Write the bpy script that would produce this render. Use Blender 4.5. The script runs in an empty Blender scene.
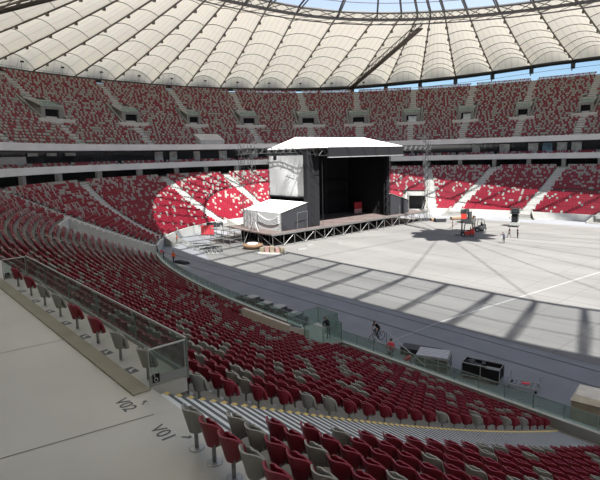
import bpy, math, random
import numpy as np
from mathutils import Vector, Matrix
rng = random.Random(7)
SC = bpy.context.scene
COL = SC.collection
PI = math.pi

# ------------------------------------------------------------------ helpers
class MB:
    """collects shapes, links them as ONE mesh object"""
    def __init__(s): s.v = []; s.f = []; s.m = []; s.cur = 0
    def add(s, vs, fs, m=None):
        b = len(s.v); s.v += [tuple(p) for p in vs]
        mm = s.cur if m is None else m
        for f in fs: s.f.append(tuple(b + i for i in f)); s.m.append(mm)
        return s
    def hexa(s, p, m=None):      # 8 points: bottom 4 ccw, top 4 ccw
        return s.add(p, [(3,2,1,0),(4,5,6,7),(0,1,5,4),(1,2,6,5),(2,3,7,6),(3,0,4,7)], m)
    def box(s, lo, hi, m=None):
        x0,y0,z0 = lo; x1,y1,z1 = hi
        return s.hexa([(x0,y0,z0),(x1,y0,z0),(x1,y1,z0),(x0,y1,z0),(x0,y0,z1),(x1,y0,z1),(x1,y1,z1),(x0,y1,z1)], m)
    def obox(s, c, half, rz=0, m=None):   # centre, half sizes, turned about z
        ca, sa = math.cos(rz), math.sin(rz); P = []
        for dz in (-1, 1):
            for dx, dy in ((-1,-1),(1,-1),(1,1),(-1,1)):
                x, y = dx*half[0], dy*half[1]
                P.append((c[0]+x*ca-y*sa, c[1]+x*sa+y*ca, c[2]+dz*half[2]))
        return s.hexa(P, m)
    def tube(s, pts, r, n=6, closed=False, m=None):
        pts = [Vector(p) for p in pts]; k = len(pts); V = []
        rr = r if isinstance(r, (list, tuple)) else [r]*k
        for i, p in enumerate(pts):
            a = pts[(i-1) % k] if (closed or i > 0) else p
            b = pts[(i+1) % k] if (closed or i < k-1) else p
            d = (b-a)
            if d.length < 1e-9: d = Vector((0,0,1))
            d.normalize()
            u = d.cross(Vector((0,0,1)))
            if u.length < .05: u = d.cross(Vector((1,0,0)))
            u.normalize(); w = u.cross(d)
            for j in range(n):
                a_ = 2*PI*j/n; V.append(p + (u*math.cos(a_) + w*math.sin(a_))*rr[i])
        F = []
        for i in range(k if closed else k-1):
            for j in range(n):
                i2 = (i+1) % k; j2 = (j+1) % n
                F.append((i*n+j, i*n+j2, i2*n+j2, i2*n+j))
        if not closed:
            F.append(tuple(range(n))[::-1]); F.append(tuple((k-1)*n+j for j in range(n)))
        return s.add(V, F, m)
    def grid(s, rows, m=None, closed=False):   # rows of equal length point lists
        n = len(rows[0]); V = [p for r in rows for p in r]; F = []
        for i in range(len(rows)-1):
            for j in range(n if closed else n-1):
                j2 = (j+1) % n
                F.append((i*n+j, i*n+j2, (i+1)*n+j2, (i+1)*n+j))
        return s.add(V, F, m)
    def lathe(s, c, prof, n=16, m=None):
        rows = [[(c[0]+r*math.cos(2*PI*j/n), c[1]+r*math.sin(2*PI*j/n), c[2]+z) for j in range(n)] for r, z in prof]
        s.grid(rows, m, True); b = len(s.v)
        s.f.append(tuple(b-len(prof)*n+j for j in range(n))[::-1]); s.m.append(s.cur if m is None else m)
        s.f.append(tuple(b-n+j for j in range(n))); s.m.append(s.cur if m is None else m)
        return s
    def ball(s, c, r, n=10, k=6, m=None):
        r = (r, r, r) if not isinstance(r, tuple) else r
        rows = []
        for i in range(k+1):
            a = -PI/2 + PI*min(max(i/k, .02), .98)
            rows.append([(c[0]+r[0]*math.cos(a)*math.cos(2*PI*j/n), c[1]+r[1]*math.cos(a)*math.sin(2*PI*j/n), c[2]+r[2]*math.sin(a)) for j in range(n)])
        s.grid(rows, m, True)
        b = len(s.v); mm = s.cur if m is None else m
        s.f.append(tuple(b-(k+1)*n+j for j in range(n))[::-1]); s.m.append(mm)
        s.f.append(tuple(b-n+j for j in range(n))); s.m.append(mm)
        return s
    def mesh(s, name, mats, smooth=False):
        me = bpy.data.meshes.new(name); me.from_pydata(s.v, [], s.f)
        for m in (mats if isinstance(mats, (list, tuple)) else [mats]): me.materials.append(m)
        if max(s.m, default=0) > 0: me.polygons.foreach_set('material_index', s.m)
        if smooth: me.polygons.foreach_set('use_smooth', [True]*len(s.f))
        me.update(); return me
    def build(s, name, mats, parent=None, smooth=False, loc=None, rz=0):
        o = bpy.data.objects.new(name, s.mesh(name, mats, smooth)); COL.objects.link(o)
        if parent: o.parent = parent
        if loc is not None: o.location = loc; o.rotation_euler = (0,0,rz)
        return o

def tag(o, label=None, cat=None, group=None, kind=None):
    if label: o['label'] = label
    if cat: o['category'] = cat
    if group: o['group'] = group
    if kind: o['kind'] = kind
    return o
def empty(name, loc=(0,0,0), rz=0):
    o = bpy.data.objects.new(name, None); COL.objects.link(o)
    o.location = loc; o.rotation_euler = (0,0,rz); o.empty_display_size = .2
    return o
def thing(name, label, cat, loc=(0,0,0), rz=0, group=None):
    return tag(empty(name, loc, rz), label, cat, group)
def struct(name, mb, mats, label=None, smooth=False, cat=None):
    o = mb.build(name, mats, smooth=smooth); o['kind'] = 'structure'
    if label: o['label'] = label; o['category'] = cat or name.split('_')[0]
    return o
ORD = ('first second third fourth fifth sixth seventh eighth ninth tenth eleventh twelfth thirteenth fourteenth fifteenth sixteenth seventeenth '
       'eighteenth nineteenth twentieth').split() + ['twenty-' + x for x in 'first second third fourth fifth sixth seventh eighth ninth'.split()] + ['thirtieth']

# ------------------------------------------------------------------ materials
def mat(name, col, rough=.7, metal=0., noise=0., scale=4., spec=.5, bump=0., emit=None):
    m = bpy.data.materials.new(name); m.use_nodes = True; nt = m.node_tree; b = nt.nodes['Principled BSDF']
    b.inputs['Roughness'].default_value = rough; b.inputs['Metallic'].default_value = metal
    b.inputs['Specular IOR Level'].default_value = spec
    b.inputs['Base Color'].default_value = (*col, 1)
    tc = nt.nodes.new('ShaderNodeTexCoord')
    if noise:
        n = nt.nodes.new('ShaderNodeTexNoise'); n.inputs['Scale'].default_value = scale; n.inputs['Detail'].default_value = 5
        nt.links.new(tc.outputs['Object'], n.inputs['Vector'])
        r = nt.nodes.new('ShaderNodeValToRGB'); r.color_ramp.elements[0].position = .3; r.color_ramp.elements[1].position = .72
        r.color_ramp.elements[0].color = (*[c*(1-noise) for c in col], 1); r.color_ramp.elements[1].color = (*[min(1, c*(1+noise)) for c in col], 1)
        nt.links.new(n.outputs['Fac'], r.inputs['Fac']); nt.links.new(r.outputs['Color'], b.inputs['Base Color'])
    if bump:
        n2 = nt.nodes.new('ShaderNodeTexNoise'); n2.inputs['Scale'].default_value = 40; bp = nt.nodes.new('ShaderNodeBump'); bp.inputs['Strength'].default_value = bump
        nt.links.new(tc.outputs['Object'], n2.inputs['Vector']); nt.links.new(n2.outputs['Fac'], bp.inputs['Height']); nt.links.new(bp.outputs['Normal'], b.inputs['Normal'])
    return m
M = {}
M['concrete'] = mat('stand_concrete', (.20,.197,.185), .85, noise=.15, scale=.6)
M['conc_light'] = mat('pale_concrete', (.46,.455,.43), .8, noise=.08, scale=.8)
M['fascia'] = mat('balcony_fascia', (.66,.655,.635), .8, noise=.08, scale=.3)
M['steps'] = mat('stair_concrete', (.72,.76,.80), .8, noise=.08, scale=1.5)
M['nose'] = mat('dark_nosing', (.12,.125,.135), .8)
M['yellow'] = mat('yellow_marking', (.72,.55,.20), .7)
M['kerb'] = mat('kerb_tan', (.30,.28,.22), .85, noise=.12, scale=1.2)
M['red'] = mat('red_seat_plastic', (.225,.011,.026), .45, noise=.08, scale=3)
M['grey'] = mat('grey_seat_plastic', (.30,.295,.265), .5, noise=.06, scale=3)
M['steel'] = mat('galvanised_steel', (.42,.43,.43), .45, .6, noise=.1, scale=6)
M['grey_steel'] = mat('grey_painted_steel', (.30,.31,.30), .5, .2)
M['dark_steel'] = mat('dark_steel', (.028,.03,.032), .55, .2)
M['roof_steel'] = mat('roof_cable_steel', (.16,.145,.12), .6, .2)
M['ring_steel'] = mat('roof_ring_steel', (.13,.125,.12), .6, .2)
M['black'] = mat('black_fabric', (.012,.012,.014), .95, spec=.2)
M['dkgrey'] = mat('charcoal_fabric', (.025,.026,.03), .9, spec=.2)
M['white_fabric'] = mat('white_tarpaulin', (.82,.82,.80), .6, noise=.03, scale=.7)
M['grey_fabric'] = mat('pale_grey_tarpaulin', (.40,.41,.42), .7, noise=.08, scale=.5)
M['deck'] = mat('stage_deck_boards', (.10,.075,.07), .8, noise=.25, scale=.8)
M['alu'] = mat('aluminium', (.24,.24,.235), .4, .7)
M['wood'] = mat('plywood', (.20,.12,.07), .75, noise=.25, scale=3)
M['card'] = mat('wrapped_cardboard', (.25,.21,.15), .6, noise=.25, scale=2)
M['plasticwrap'] = mat('cream_wrap', (.60,.55,.46), .35, noise=.12, scale=2)
M['white'] = mat('white_paint', (.50,.50,.49), .6)
M['red_paint'] = mat('red_paint', (.45,.03,.02), .4)
M['red_banner'] = mat('red_banner', (.45,.03,.04), .7)
M['orange'] = mat('orange_vest', (.75,.12,.03), .8)
M['pink'] = mat('red_top', (.62,.06,.09), .8)
M['navy'] = mat('dark_navy_cloth', (.02,.024,.045), .9)
M['trouser'] = mat('dark_trousers', (.03,.03,.035), .9)
M['skin'] = mat('skin', (.55,.33,.24), .6)
M['hair'] = mat('dark_hair', (.03,.022,.018), .7)
M['rubber'] = mat('tyre_rubber', (.02,.02,.02), .9)
M['text'] = mat('floor_lettering_paint', (.10,.11,.12), .7)
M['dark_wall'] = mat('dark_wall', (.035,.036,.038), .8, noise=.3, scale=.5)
M['black_glass'] = mat('dark_window_glass', (.02,.025,.03), .08, spec=.8)
M['pale_glass'] = mat('bright_window_pane', (.52,.57,.56), .5, noise=.35, scale=.8)  # brightness of the windows is put into the base colour
M['blue_glass'] = mat('blue_window_panel', (.16,.30,.42), .25, noise=.5, scale=.6)
M['pole_green'] = mat('green_grey_frame', (.16,.21,.19), .5, .3)
M['white_line'] = mat('white_line_paint', (.26,.26,.255), .8)
M['blue'] = mat('blue_sign', (.05,.25,.7), .5)
M['crate'] = mat('olive_steel_crate', (.10,.115,.095), .6, .2, noise=.25, scale=3)
M['chrome'] = mat('silver_lid', (.42,.43,.46), .35, .3, noise=.1, scale=4)

def glass(name, tint, trans=.82, rough=.03):
    m = bpy.data.materials.new(name); m.use_nodes = True; nt = m.node_tree; nt.nodes.clear()
    o = nt.nodes.new('ShaderNodeOutputMaterial'); t = nt.nodes.new('ShaderNodeBsdfTransparent'); t.inputs[0].default_value = (*tint, 1)
    g = nt.nodes.new('ShaderNodeBsdfPrincipled'); g.inputs['Base Color'].default_value = (tint[0]*.5, tint[1]*.5, tint[2]*.5, 1); g.inputs['Roughness'].default_value = rough
    mx = nt.nodes.new('ShaderNodeMixShader'); mx.inputs[0].default_value = 1-trans
    nt.links.new(t.outputs[0], mx.inputs[1]); nt.links.new(g.outputs[0], mx.inputs[2]); nt.links.new(mx.outputs[0], o.inputs[0])
    return m
M['glass'] = glass('barrier_glass', (.80,.90,.87), .80)
M['rail_glass'] = glass('railing_glass', (.74,.80,.77), .86)
M['roof_glass'] = glass('roof_glass', (.92,.95,.96), .68)
_nt = M['roof_glass'].node_tree; _tr = _nt.nodes.new('ShaderNodeBsdfTranslucent'); _tr.inputs[0].default_value = (.42,.43,.43,1)
_mx = [n for n in _nt.nodes if n.type == 'MIX_SHADER'][0]; _nt.links.new(_tr.outputs[0], _mx.inputs[2])
M['mesh_black'] = glass('black_mesh', (.25,.25,.25), .25, .9)

def membrane():
    m = bpy.data.materials.new('roof_membrane'); m.use_nodes = True; nt = m.node_tree; nt.nodes.clear()
    o = nt.nodes.new('ShaderNodeOutputMaterial'); d = nt.nodes.new('ShaderNodeBsdfDiffuse'); t = nt.nodes.new('ShaderNodeBsdfTranslucent')
    uv = nt.nodes.new('ShaderNodeUVMap'); uv.uv_map = 'UVMap'
    w = nt.nodes.new('ShaderNodeTexWave'); w.inputs['Scale'].default_value = 1.9; w.bands_direction = 'X'; w.inputs['Distortion'].default_value = 0
    n = nt.nodes.new('ShaderNodeTexNoise'); n.inputs['Scale'].default_value = 9
    nt.links.new(uv.outputs[0], w.inputs['Vector']); nt.links.new(uv.outputs[0], n.inputs['Vector'])
    r = nt.nodes.new('ShaderNodeValToRGB'); r.color_ramp.elements[0].position = 0; r.color_ramp.elements[0].color = (.80,.75,.64,1)
    r.color_ramp.elements[1].position = .12; r.color_ramp.elements[1].color = (.92,.87,.75,1)
    mxc = nt.nodes.new('ShaderNodeMixRGB'); mxc.blend_type = 'MULTIPLY'; mxc.inputs[0].default_value = .12
    nt.links.new(w.outputs['Fac'], r.inputs['Fac']); nt.links.new(r.outputs[0], mxc.inputs[1]); nt.links.new(n.outputs['Color'], mxc.inputs[2])
    mx = nt.nodes.new('ShaderNodeMixShader'); mx.inputs[0].default_value = MEMBRANE_T
    nt.links.new(mxc.outputs[0], d.inputs[0]); nt.links.new(mxc.outputs[0], t.inputs[0])
    nt.links.new(d.outputs[0], mx.inputs[1]); nt.links.new(t.outputs[0], mx.inputs[2]); nt.links.new(mx.outputs[0], o.inputs[0])
    return m
MEMBRANE_T = .172
M['membrane'] = membrane()

def floor_panels():
    m = mat('field_cover_panels', (.44,.43,.415), .75); nt = m.node_tree; b = nt.nodes['Principled BSDF']
    tc = [n for n in nt.nodes if n.type == 'TEX_COORD'][0]
    br = nt.nodes.new('ShaderNodeTexBrick'); br.inputs['Scale'].default_value = 1; br.offset = 0; br.squash = 1
    br.inputs['Brick Width'].default_value = 4.8; br.inputs['Row Height'].default_value = 4.8
    br.inputs['Mortar Size'].default_value = .045; br.inputs['Mortar Smooth'].default_value = .3
    br.inputs['Color1'].default_value = (.160,.1565,.152,1); br.inputs['Color2'].default_value = (.150,.147,.143,1); br.inputs['Mortar'].default_value = (.11,.107,.104,1)
    nt.links.new(tc.outputs['Object'], br.inputs['Vector'])
    n = nt.nodes.new('ShaderNodeTexNoise'); n.inputs['Scale'].default_value = .12; n.inputs['Detail'].default_value = 8
    mp = nt.nodes.new('ShaderNodeMapping'); mp.inputs['Scale'].default_value = (.45, 1.6, 1)
    nt.links.new(tc.outputs['Object'], mp.inputs[0]); nt.links.new(mp.outputs[0], n.inputs['Vector'])
    r = nt.nodes.new('ShaderNodeValToRGB'); r.color_ramp.elements[0].position = .35; r.color_ramp.elements[0].color = (.84,.83,.82,1)
    r.color_ramp.elements[1].position = .65; r.color_ramp.elements[1].color = (1.06,1.05,1.03,1)
    nt.links.new(n.outputs['Fac'], r.inputs[0])
    mx = nt.nodes.new('ShaderNodeMixRGB'); mx.blend_type = 'MULTIPLY'; mx.inputs[0].default_value = 1
    nt.links.new(br.outputs['Color'], mx.inputs[1]); nt.links.new(r.outputs[0], mx.inputs[2]); nt.links.new(mx.outputs[0], b.inputs['Base Color'])
    return m
M['field'] = floor_panels()
M['track'] = mat('track_asphalt', (.185,.19,.205), .8, noise=.10, scale=.35)
def polished():
    m = mat('polished_concrete', (.51,.505,.47), .30, noise=.10, scale=.35); return m
M['polished'] = polished()

# ------------------------------------------------------------------ the bowl's plan curve
XC, YC, A, B, N = -21.5, 66.5, 69., 42.5, 2.5
_th = np.linspace(0, 2*np.pi, 8001)[:-1]
_sg = lambda v, p: np.sign(v)*np.abs(v)**p
_cx = XC - A*_sg(np.sin(_th), 2/N); _cy = YC - B*_sg(np.cos(_th), 2/N)
_w = np.clip((38-_cx)/30, 0, 1)*(_cx > XC)*(_cy < YC); _cy = _cy - np.maximum(0, np.minimum(_cy-(YC-B), 12))*_w   # the near touchline is straight
_tx = np.roll(_cx, -3)-np.roll(_cx, 3); _ty = np.roll(_cy, -3)-np.roll(_cy, 3); _gl = np.hypot(_tx, _ty)
_nx = _ty/_gl; _ny = -_tx/_gl
if _ny[0] > 0: _nx, _ny = -_nx, -_ny
_s = np.concatenate([[0], np.cumsum(np.hypot(np.diff(_cx), np.diff(_cy)))]); L = _s[-1] + math.hypot(_cx[0]-_cx[-1], _cy[0]-_cy[-1])
_S = np.concatenate([_s, [L]])
_ext = lambda a: np.concatenate([a, a[:1]])
_CX, _CY, _NX, _NY = _ext(_cx), _ext(_cy), _ext(_nx), _ext(_ny)
def fr(s):
    s = np.mod(s, L); nx = np.interp(s, _S, _NX); ny = np.interp(s, _S, _NY); l = np.hypot(nx, ny)
    return np.interp(s, _S, _CX), np.interp(s, _S, _CY), nx/l, ny/l
def P(s, t, z):
    x, y, nx, ny = fr(s); return (float(x+t*nx), float(y+t*ny), float(z))
def zl(t): u = 20.4-t; return 9.9 - .51*u + .0034*u*u
NR = 26
TK = [20.4-.8*k for k in range(NR)]           # row 0 on the concourse, row 24 by the field
ZK = [zl(t) for t in TK]
def zu(t): return 17.0 + (t-24.9)*.77
UK = [25.1+.8*k for k in range(28)]; UZ = [17.0+.616*k for k in range(28)]
GAPN = (45.2, 51.8, 11.6); GAPF = (129.3, 134.0, 8.0)
def in_gap(s, t):
    s = s % L
    return (GAPN[0] <= s <= GAPN[1] and t < GAPN[2]) or (GAPF[0] <= s <= GAPF[1] and t < GAPF[2])

# camera (needed to choose which seats show largest)
H = 14.5; F = 510.
YAW = math.radians(41); PIT = math.atan((240-154.2)/F); ROLL = math.atan(.024)
fh = Vector((-math.cos(YAW), math.sin(YAW), 0)); rt = Vector((math.sin(YAW), math.cos(YAW), 0)); up = Vector((0,0,1))
fw = fh*math.cos(PIT) - up*math.sin(PIT); uu = fh*math.sin(PIT) + up*math.cos(PIT)
r2 = rt*math.cos(ROLL) - uu*math.sin(ROLL); u2 = uu*math.cos(ROLL) + rt*math.sin(ROLL)
cd = bpy.data.cameras.new('camera'); cam = bpy.data.objects.new('camera', cd); COL.objects.link(cam)
cam.matrix_world = Matrix(((r2.x,u2.x,-fw.x,0),(r2.y,u2.y,-fw.y,0),(r2.z,u2.z,-fw.z,H),(0,0,0,1)))
cd.sensor_width = 36; cd.lens = F/600*36; cd.clip_start = .05; cd.clip_end = 2000
SC.camera = cam
def view(p):
    d = Vector(p) - Vector((0,0,H)); z = d.dot(fw)
    return (300+F*d.dot(r2)/z, 240-F*d.dot(u2)/z, z) if z > .1 else (-999, -999, z)

# ------------------------------------------------------------------ setting: ground
SS = [i*L/368 for i in range(369)]
def sweep(mb, prof, ss=SS, m=0, skip=None):
    ss = np.array(ss); x, y, nx, ny = fr(ss)
    for (t0, z0), (t1, z1) in zip(prof[:-1], prof[1:]):
        V = []; Fc = []
        for i in range(len(ss)):
            V.append((x[i]+t0*nx[i], y[i]+t0*ny[i], z0)); V.append((x[i]+t1*nx[i], y[i]+t1*ny[i], z1))
        for i in range(len(ss)-1):
            if skip and skip((ss[i]+ss[i+1])/2, (t0+t1)/2): continue
            Fc.append((2*i, 2*i+1, 2*i+3, 2*i+2))
        mb.add(V, Fc, m)
# whole ground: track asphalt, then the lighter event panels inside it
mb = MB(); n = len(SS)-1
mb.add([P(s, .3, 0) for s in SS[:-1]], [tuple(range(n))[::-1]])
struct('floor_track', mb, M['track'], 'grey asphalt running round the edge of the arena floor')
mb = MB(); pts = []
for s in SS[:-1]:
    x, y, z = P(s, -7.5, .02); pts.append((x, max(y, 36.2), z))
mb.add(pts, [tuple(range(n))[::-1]])
fl = struct('floor_field', mb, M['field'], 'pale panel flooring covering the pitch')
mb = MB(); mb.box((-24.0,29.0,.015), (-23.8,36.2,.025)); mb.add([(-24.0,36.2,.03),(-23.8,36.2,.03),(-20.7,66,.03),(-20.9,66,.03)], [(0,1,2,3)])
mb.build('painted_line', M['white_line'], fl)
for i, (y0, w) in enumerate(((32.75,.09),(35.2,.05))):
    mb = MB(); mb.box((-75,y0-w,.0), (20,y0+w,.03)); struct('trim_%d' % (i+1), mb, M['nose'], ('broad' if i == 0 else 'thin') + ' dark drain strip crossing the shaded track', cat='drain')
mb = MB()
for k in range(5):
    y0 = 40+5.2*k; mb.box((-58+k*2,y0-.05,.02), (-14-k,y0+.05,.035))
mb.build('joint_strip', mat('joint_grey', (.15,.145,.14), .8), fl)  # thin strips laid over the panels, close to their grey
# field wall in front of the stands
def gap_only(s, t): return in_gap(s, 1)
mb = MB(); sweep(mb, [(-.6,0),(-.6,1.42),(-.35,1.42),(-.35,ZK[NR-1]-.05)], skip=gap_only)
struct('wall_field', mb, M['conc_light'], 'white wall between the arena floor and the lowest seats')

# ------------------------------------------------------------------ setting: lower and upper stands
S_ = sorted(set(SS + [GAPN[0], GAPN[1], GAPF[0], GAPF[1]]))
prof = [(-.35, ZK[NR-1])]
for k in range(NR-1, 0, -1):
    prof += [(TK[k]+.35, ZK[k]), (TK[k]+.35, ZK[k-1])]
prof = prof[:-1] + [(19.95, 9.9)]
mb = MB()
sweep(mb, prof, S_, skip=lambda s, t: in_gap(s, t))
# side walls, back wall and floor of the two corner passages
for (a, b, tg) in (GAPN, GAPF):
    lid = [(t, z) for t, z in prof if t < tg]
    for s in (a, b):
        for (t0, z0), (t1, z1) in zip([(0,1.55)] + lid, lid + [(tg, zl(tg)+.3)]):
            if t1-t0 > .01: mb.hexa([P(s-.12,t0,0),P(s+.12,t0,0),P(s+.12,t1,0),P(s-.12,t1,0),P(s-.12,t0,z0+.35),P(s+.12,t0,z0+.35),P(s+.12,t1,z1+.35 if z1 == z0 else z0+.35),P(s-.12,t1,z1+.35 if z1 == z0 else z0+.35)], 1)
    zt = zl(tg)+.45; hd = min(zt-.9, 3.6)
    mb.hexa([P(a,tg,hd),P(b,tg,hd),P(b,tg+.3,hd),P(a,tg+.3,hd),P(a,tg,zt),P(b,tg,zt),P(b,tg+.3,zt),P(a,tg+.3,zt)], 1)
    mb.hexa([P(a,tg,0),P(a+.5,tg,0),P(a+.5,tg+.3,0),P(a,tg+.3,0),P(a,tg,hd),P(a+.5,tg,hd),P(a+.5,tg+.3,hd),P(a,tg+.3,hd)], 1)
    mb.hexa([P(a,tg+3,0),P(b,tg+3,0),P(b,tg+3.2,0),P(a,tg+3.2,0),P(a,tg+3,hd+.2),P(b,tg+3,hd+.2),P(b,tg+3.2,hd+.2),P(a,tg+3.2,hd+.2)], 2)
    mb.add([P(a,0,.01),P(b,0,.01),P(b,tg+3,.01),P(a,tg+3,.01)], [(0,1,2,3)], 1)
struct('floor_lower_stand', mb, [M['concrete'], M['conc_light'], M['dark_wall']], 'stepped grey concrete terraces of the lower stand')
mb = MB(); sweep(mb, [(19.95, 9.9), (24.15, 9.9), (31, 9.9)]); 
struct('floor_concourse', mb, M['polished'], 'polished grey concrete concourse behind the top row')
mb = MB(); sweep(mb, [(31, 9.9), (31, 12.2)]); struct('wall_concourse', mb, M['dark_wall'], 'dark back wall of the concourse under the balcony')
mb = MB(); sweep(mb, [(24.6,11.95),(24.6,13.3),(24.85,13.3),(24.85,12.5),(25.8,12.5),(25.8,12.8),(29,12.8)]); sweep(mb, [(24.6,11.95),(31,11.95)])
struct('trim_balcony', mb, M['fascia'], 'pale concrete balcony front running round the bowl')
mb = MB(); sweep(mb, [(24.1,16.25),(24.1,17.55),(24.4,17.55),(24.4,16.9)]); sweep(mb, [(24.1,16.25),(30,16.25)])
struct('trim_upper', mb, M['fascia'], 'pale concrete front edge of the upper stand')
prof = [(24.3, UZ[0])]
for k in range(len(UK)):
    prof += [(UK[k]+.4, UZ[k])]
    if k < len(UK)-1: prof += [(UK[k]+.4, UZ[k+1])]
prof += [(48.3, UZ[-1]), (48.3, UZ[-1]-3)]
mb = MB(); sweep(mb, prof); struct('floor_upper_stand', mb, M['concrete'], 'steep concrete terraces of the upper stand')
# balcony level: dark glazed boxes
mb = MB(); sweep(mb, [(28.6,12.8),(28.6,16.25)])
wb = struct('wall_balcony', mb, M['black_glass'], 'dark glazed box fronts behind the balcony seats')
k = 0
for s in np.arange(60, 205, 2.6):
    px = view(P(s, 28.5, 14.5))[0]
    c = None
    if 30 < px < 92 and k % 3: c = 'pale_glass'
    elif 150 < px < 245 and k % 2: c = 'pale_glass'
    elif 500 < px < 566: c = 'blue_glass' if (k % 3 == 0 and px > 530) else ('pale_glass' if k % 2 else None)
    elif k % 7 == 3: c = 'pale_glass'
    k += 1
    w = .9 if c == 'blue_glass' or px > 480 else .7
    if c:
        z0 = 13.2 if px > 480 else 15.3 if px < 100 else 13.6
        mb = MB(); mb.hexa([P(s-w,28.3,z0),P(s+w,28.3,z0),P(s+w,28.5,z0),P(s-w,28.5,z0),P(s-w,28.3,15.9),P(s+w,28.3,15.9),P(s+w,28.5,15.9),P(s-w,28.5,15.9)])
        mb.build('window_panel', M[c], wb)
mb = MB(); sweep(mb, [(27.2,12.8),(27.2,15.2),(27.4,15.2),(27.4,12.8)], np.arange(56, 66.6, 1.)); mb.build('pale_panel', M['conc_light'], wb)
# concourse columns
for i, s in enumerate(np.arange(54.5, 200, 6.45)):
    mb = MB(); mb.hexa([P(s-.35,22.4,9.9),P(s+.35,22.4,9.9),P(s+.35,23.1,9.9),P(s-.35,23.1,9.9),P(s-.35,22.4,11.95),P(s+.35,22.4,11.95),P(s+.35,23.1,11.95),P(s-.35,23.1,11.95)])
    o = mb.build('column', M['concrete']); tag(o, None, None, None, 'structure')

# ------------------------------------------------------------------ stairs
NEAR_A = 0.5*(-9.2-7.35)               # centre of the near stairway in x
def s_at_x(x):
    i = np.where((_cy < YC))[0]; return float(_s[i[np.argmin(abs(_cx[i]-x))]])
S_NEAR = s_at_x(NEAR_A)
if S_NEAR > L/2: S_NEAR -= L
mb = MB()
x0, x1 = -9.2, -7.35
for k in range(NR):
    yb, z = 24.0-TK[k], ZK[k]
    dz = (ZK[k-1]-ZK[k]) if k else 0
    if k == 0: continue
    x1 = -7.12+.02*k
    for j in range(3):
        a = yb-.45+.2667*j + .1; zt = z + dz*(2-j)/3
        mb.box((x0,a,z-.05), (x1,a+.2667,zt+.012), 0)
        mb.box((x0,a+.205,zt+.012), (x1,a+.268,zt+.016), 1)
        mb.box((x0,a+.17,zt+.013), (x0+.13,a+.266,zt+.020), 2)
struct('stairs_near', mb, [M['steps'], M['nose'], M['yellow']], 'grey steps with yellow edge marks descending between the near seat blocks', cat='stairs')
AIS_NEAR = [17.5, 36.5]
AIS_FAR = [(53.2,53.2), (60.5,69.5), (82.0,83.2), (96,96.2), (109,110), (121,121.5), (135.6,132.4), (141.2,145.3), (156.1,158.0), (171,172), (185,185)]
def far_stair(sb, st, t_from, t_to, name, rows_t, rows_z, label, w=.8, mats=None):
    mb = MB(); n = len(rows_t)
    for k in range(n):
        t, z = rows_t[k], rows_z[k]
        if not (t_from <= t <= t_to): continue
        s = sb + (st-sb)*t/20.4
        if in_gap(s, t): continue
        zn = rows_z[k-1] if (rows_z[0] > rows_z[-1] and k) else (rows_z[k+1] if rows_z[0] < rows_z[-1] and k < n-1 else z)
        sc = 1/(1+max(0, t)*.012)
        h = (zn-z)/2
        for ta, tb, zz in ((t-.45, t-.05, z+.03), (t-.05, t+.36, z+h+.03)):
            mb.hexa([P(s-w*sc,ta,z-.1),P(s+w*sc,ta,z-.1),P(s+w*sc,tb,z-.1),P(s-w*sc,tb,z-.1),P(s-w*sc,ta,zz),P(s+w*sc,ta,zz),P(s+w*sc,tb,zz),P(s-w*sc,tb,zz)])
    o = struct(name, mb, mats or M['steps'], label, cat='stairs'); return o
for i, (a, b) in enumerate(AIS_FAR):
    far_stair(a, b, 0, 20, 'stairs', TK, ZK, None, 1.2, M['conc_light'])
    # splayed flight from the terrace down to the arena floor
    if i in (1, 2, 3, 7, 8, 9):
        mb = MB()
        for q in range(6):
            t1 = -.45*q; z1 = ZK[24]-.3*(q+1)+.05
            mb.hexa([P(a-.95-.22*q,t1-.45,0),P(a+.95+.22*q,t1-.45,0),P(a+.95+.2*q,t1,0),P(a-.95-.2*q,t1,0),P(a-.95-.22*q,t1-.45,max(z1,.1)),P(a+.95+.22*q,t1-.45,max(z1,.1)),P(a+.95+.2*q,t1,max(z1,.1)),P(a-.95-.2*q,t1,max(z1,.1))])
        for sg in (-1, 1):
            mb.hexa([P(a+sg*2.5-.12,-2.8,0),P(a+sg*2.5+.12,-2.8,0),P(a+sg*1.1+.12,0,0),P(a+sg*1.1-.12,0,0),P(a+sg*2.5-.12,-2.8,.35),P(a+sg*2.5+.12,-2.8,.35),P(a+sg*1.1+.12,0,1.9),P(a+sg*1.1-.12,0,1.9)], 1)
        struct('stairs', mb, [M['concrete'], M['concrete']])
for s in AIS_NEAR: far_stair(s, s, 0, 19.7, 'stairs', TK, ZK, None, .6, M['concrete'])
AIS_UP = [62.5, 73.2, 83.6, 95.3, 104.6, 113.3, 120.7, 129.0, 138.2, 148.2, 159.2, 170, 181]
for s in AIS_UP: far_stair(s, s, 25, 48, 'stairs', UK, UZ, None, 1.0, M['conc_light'])

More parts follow.
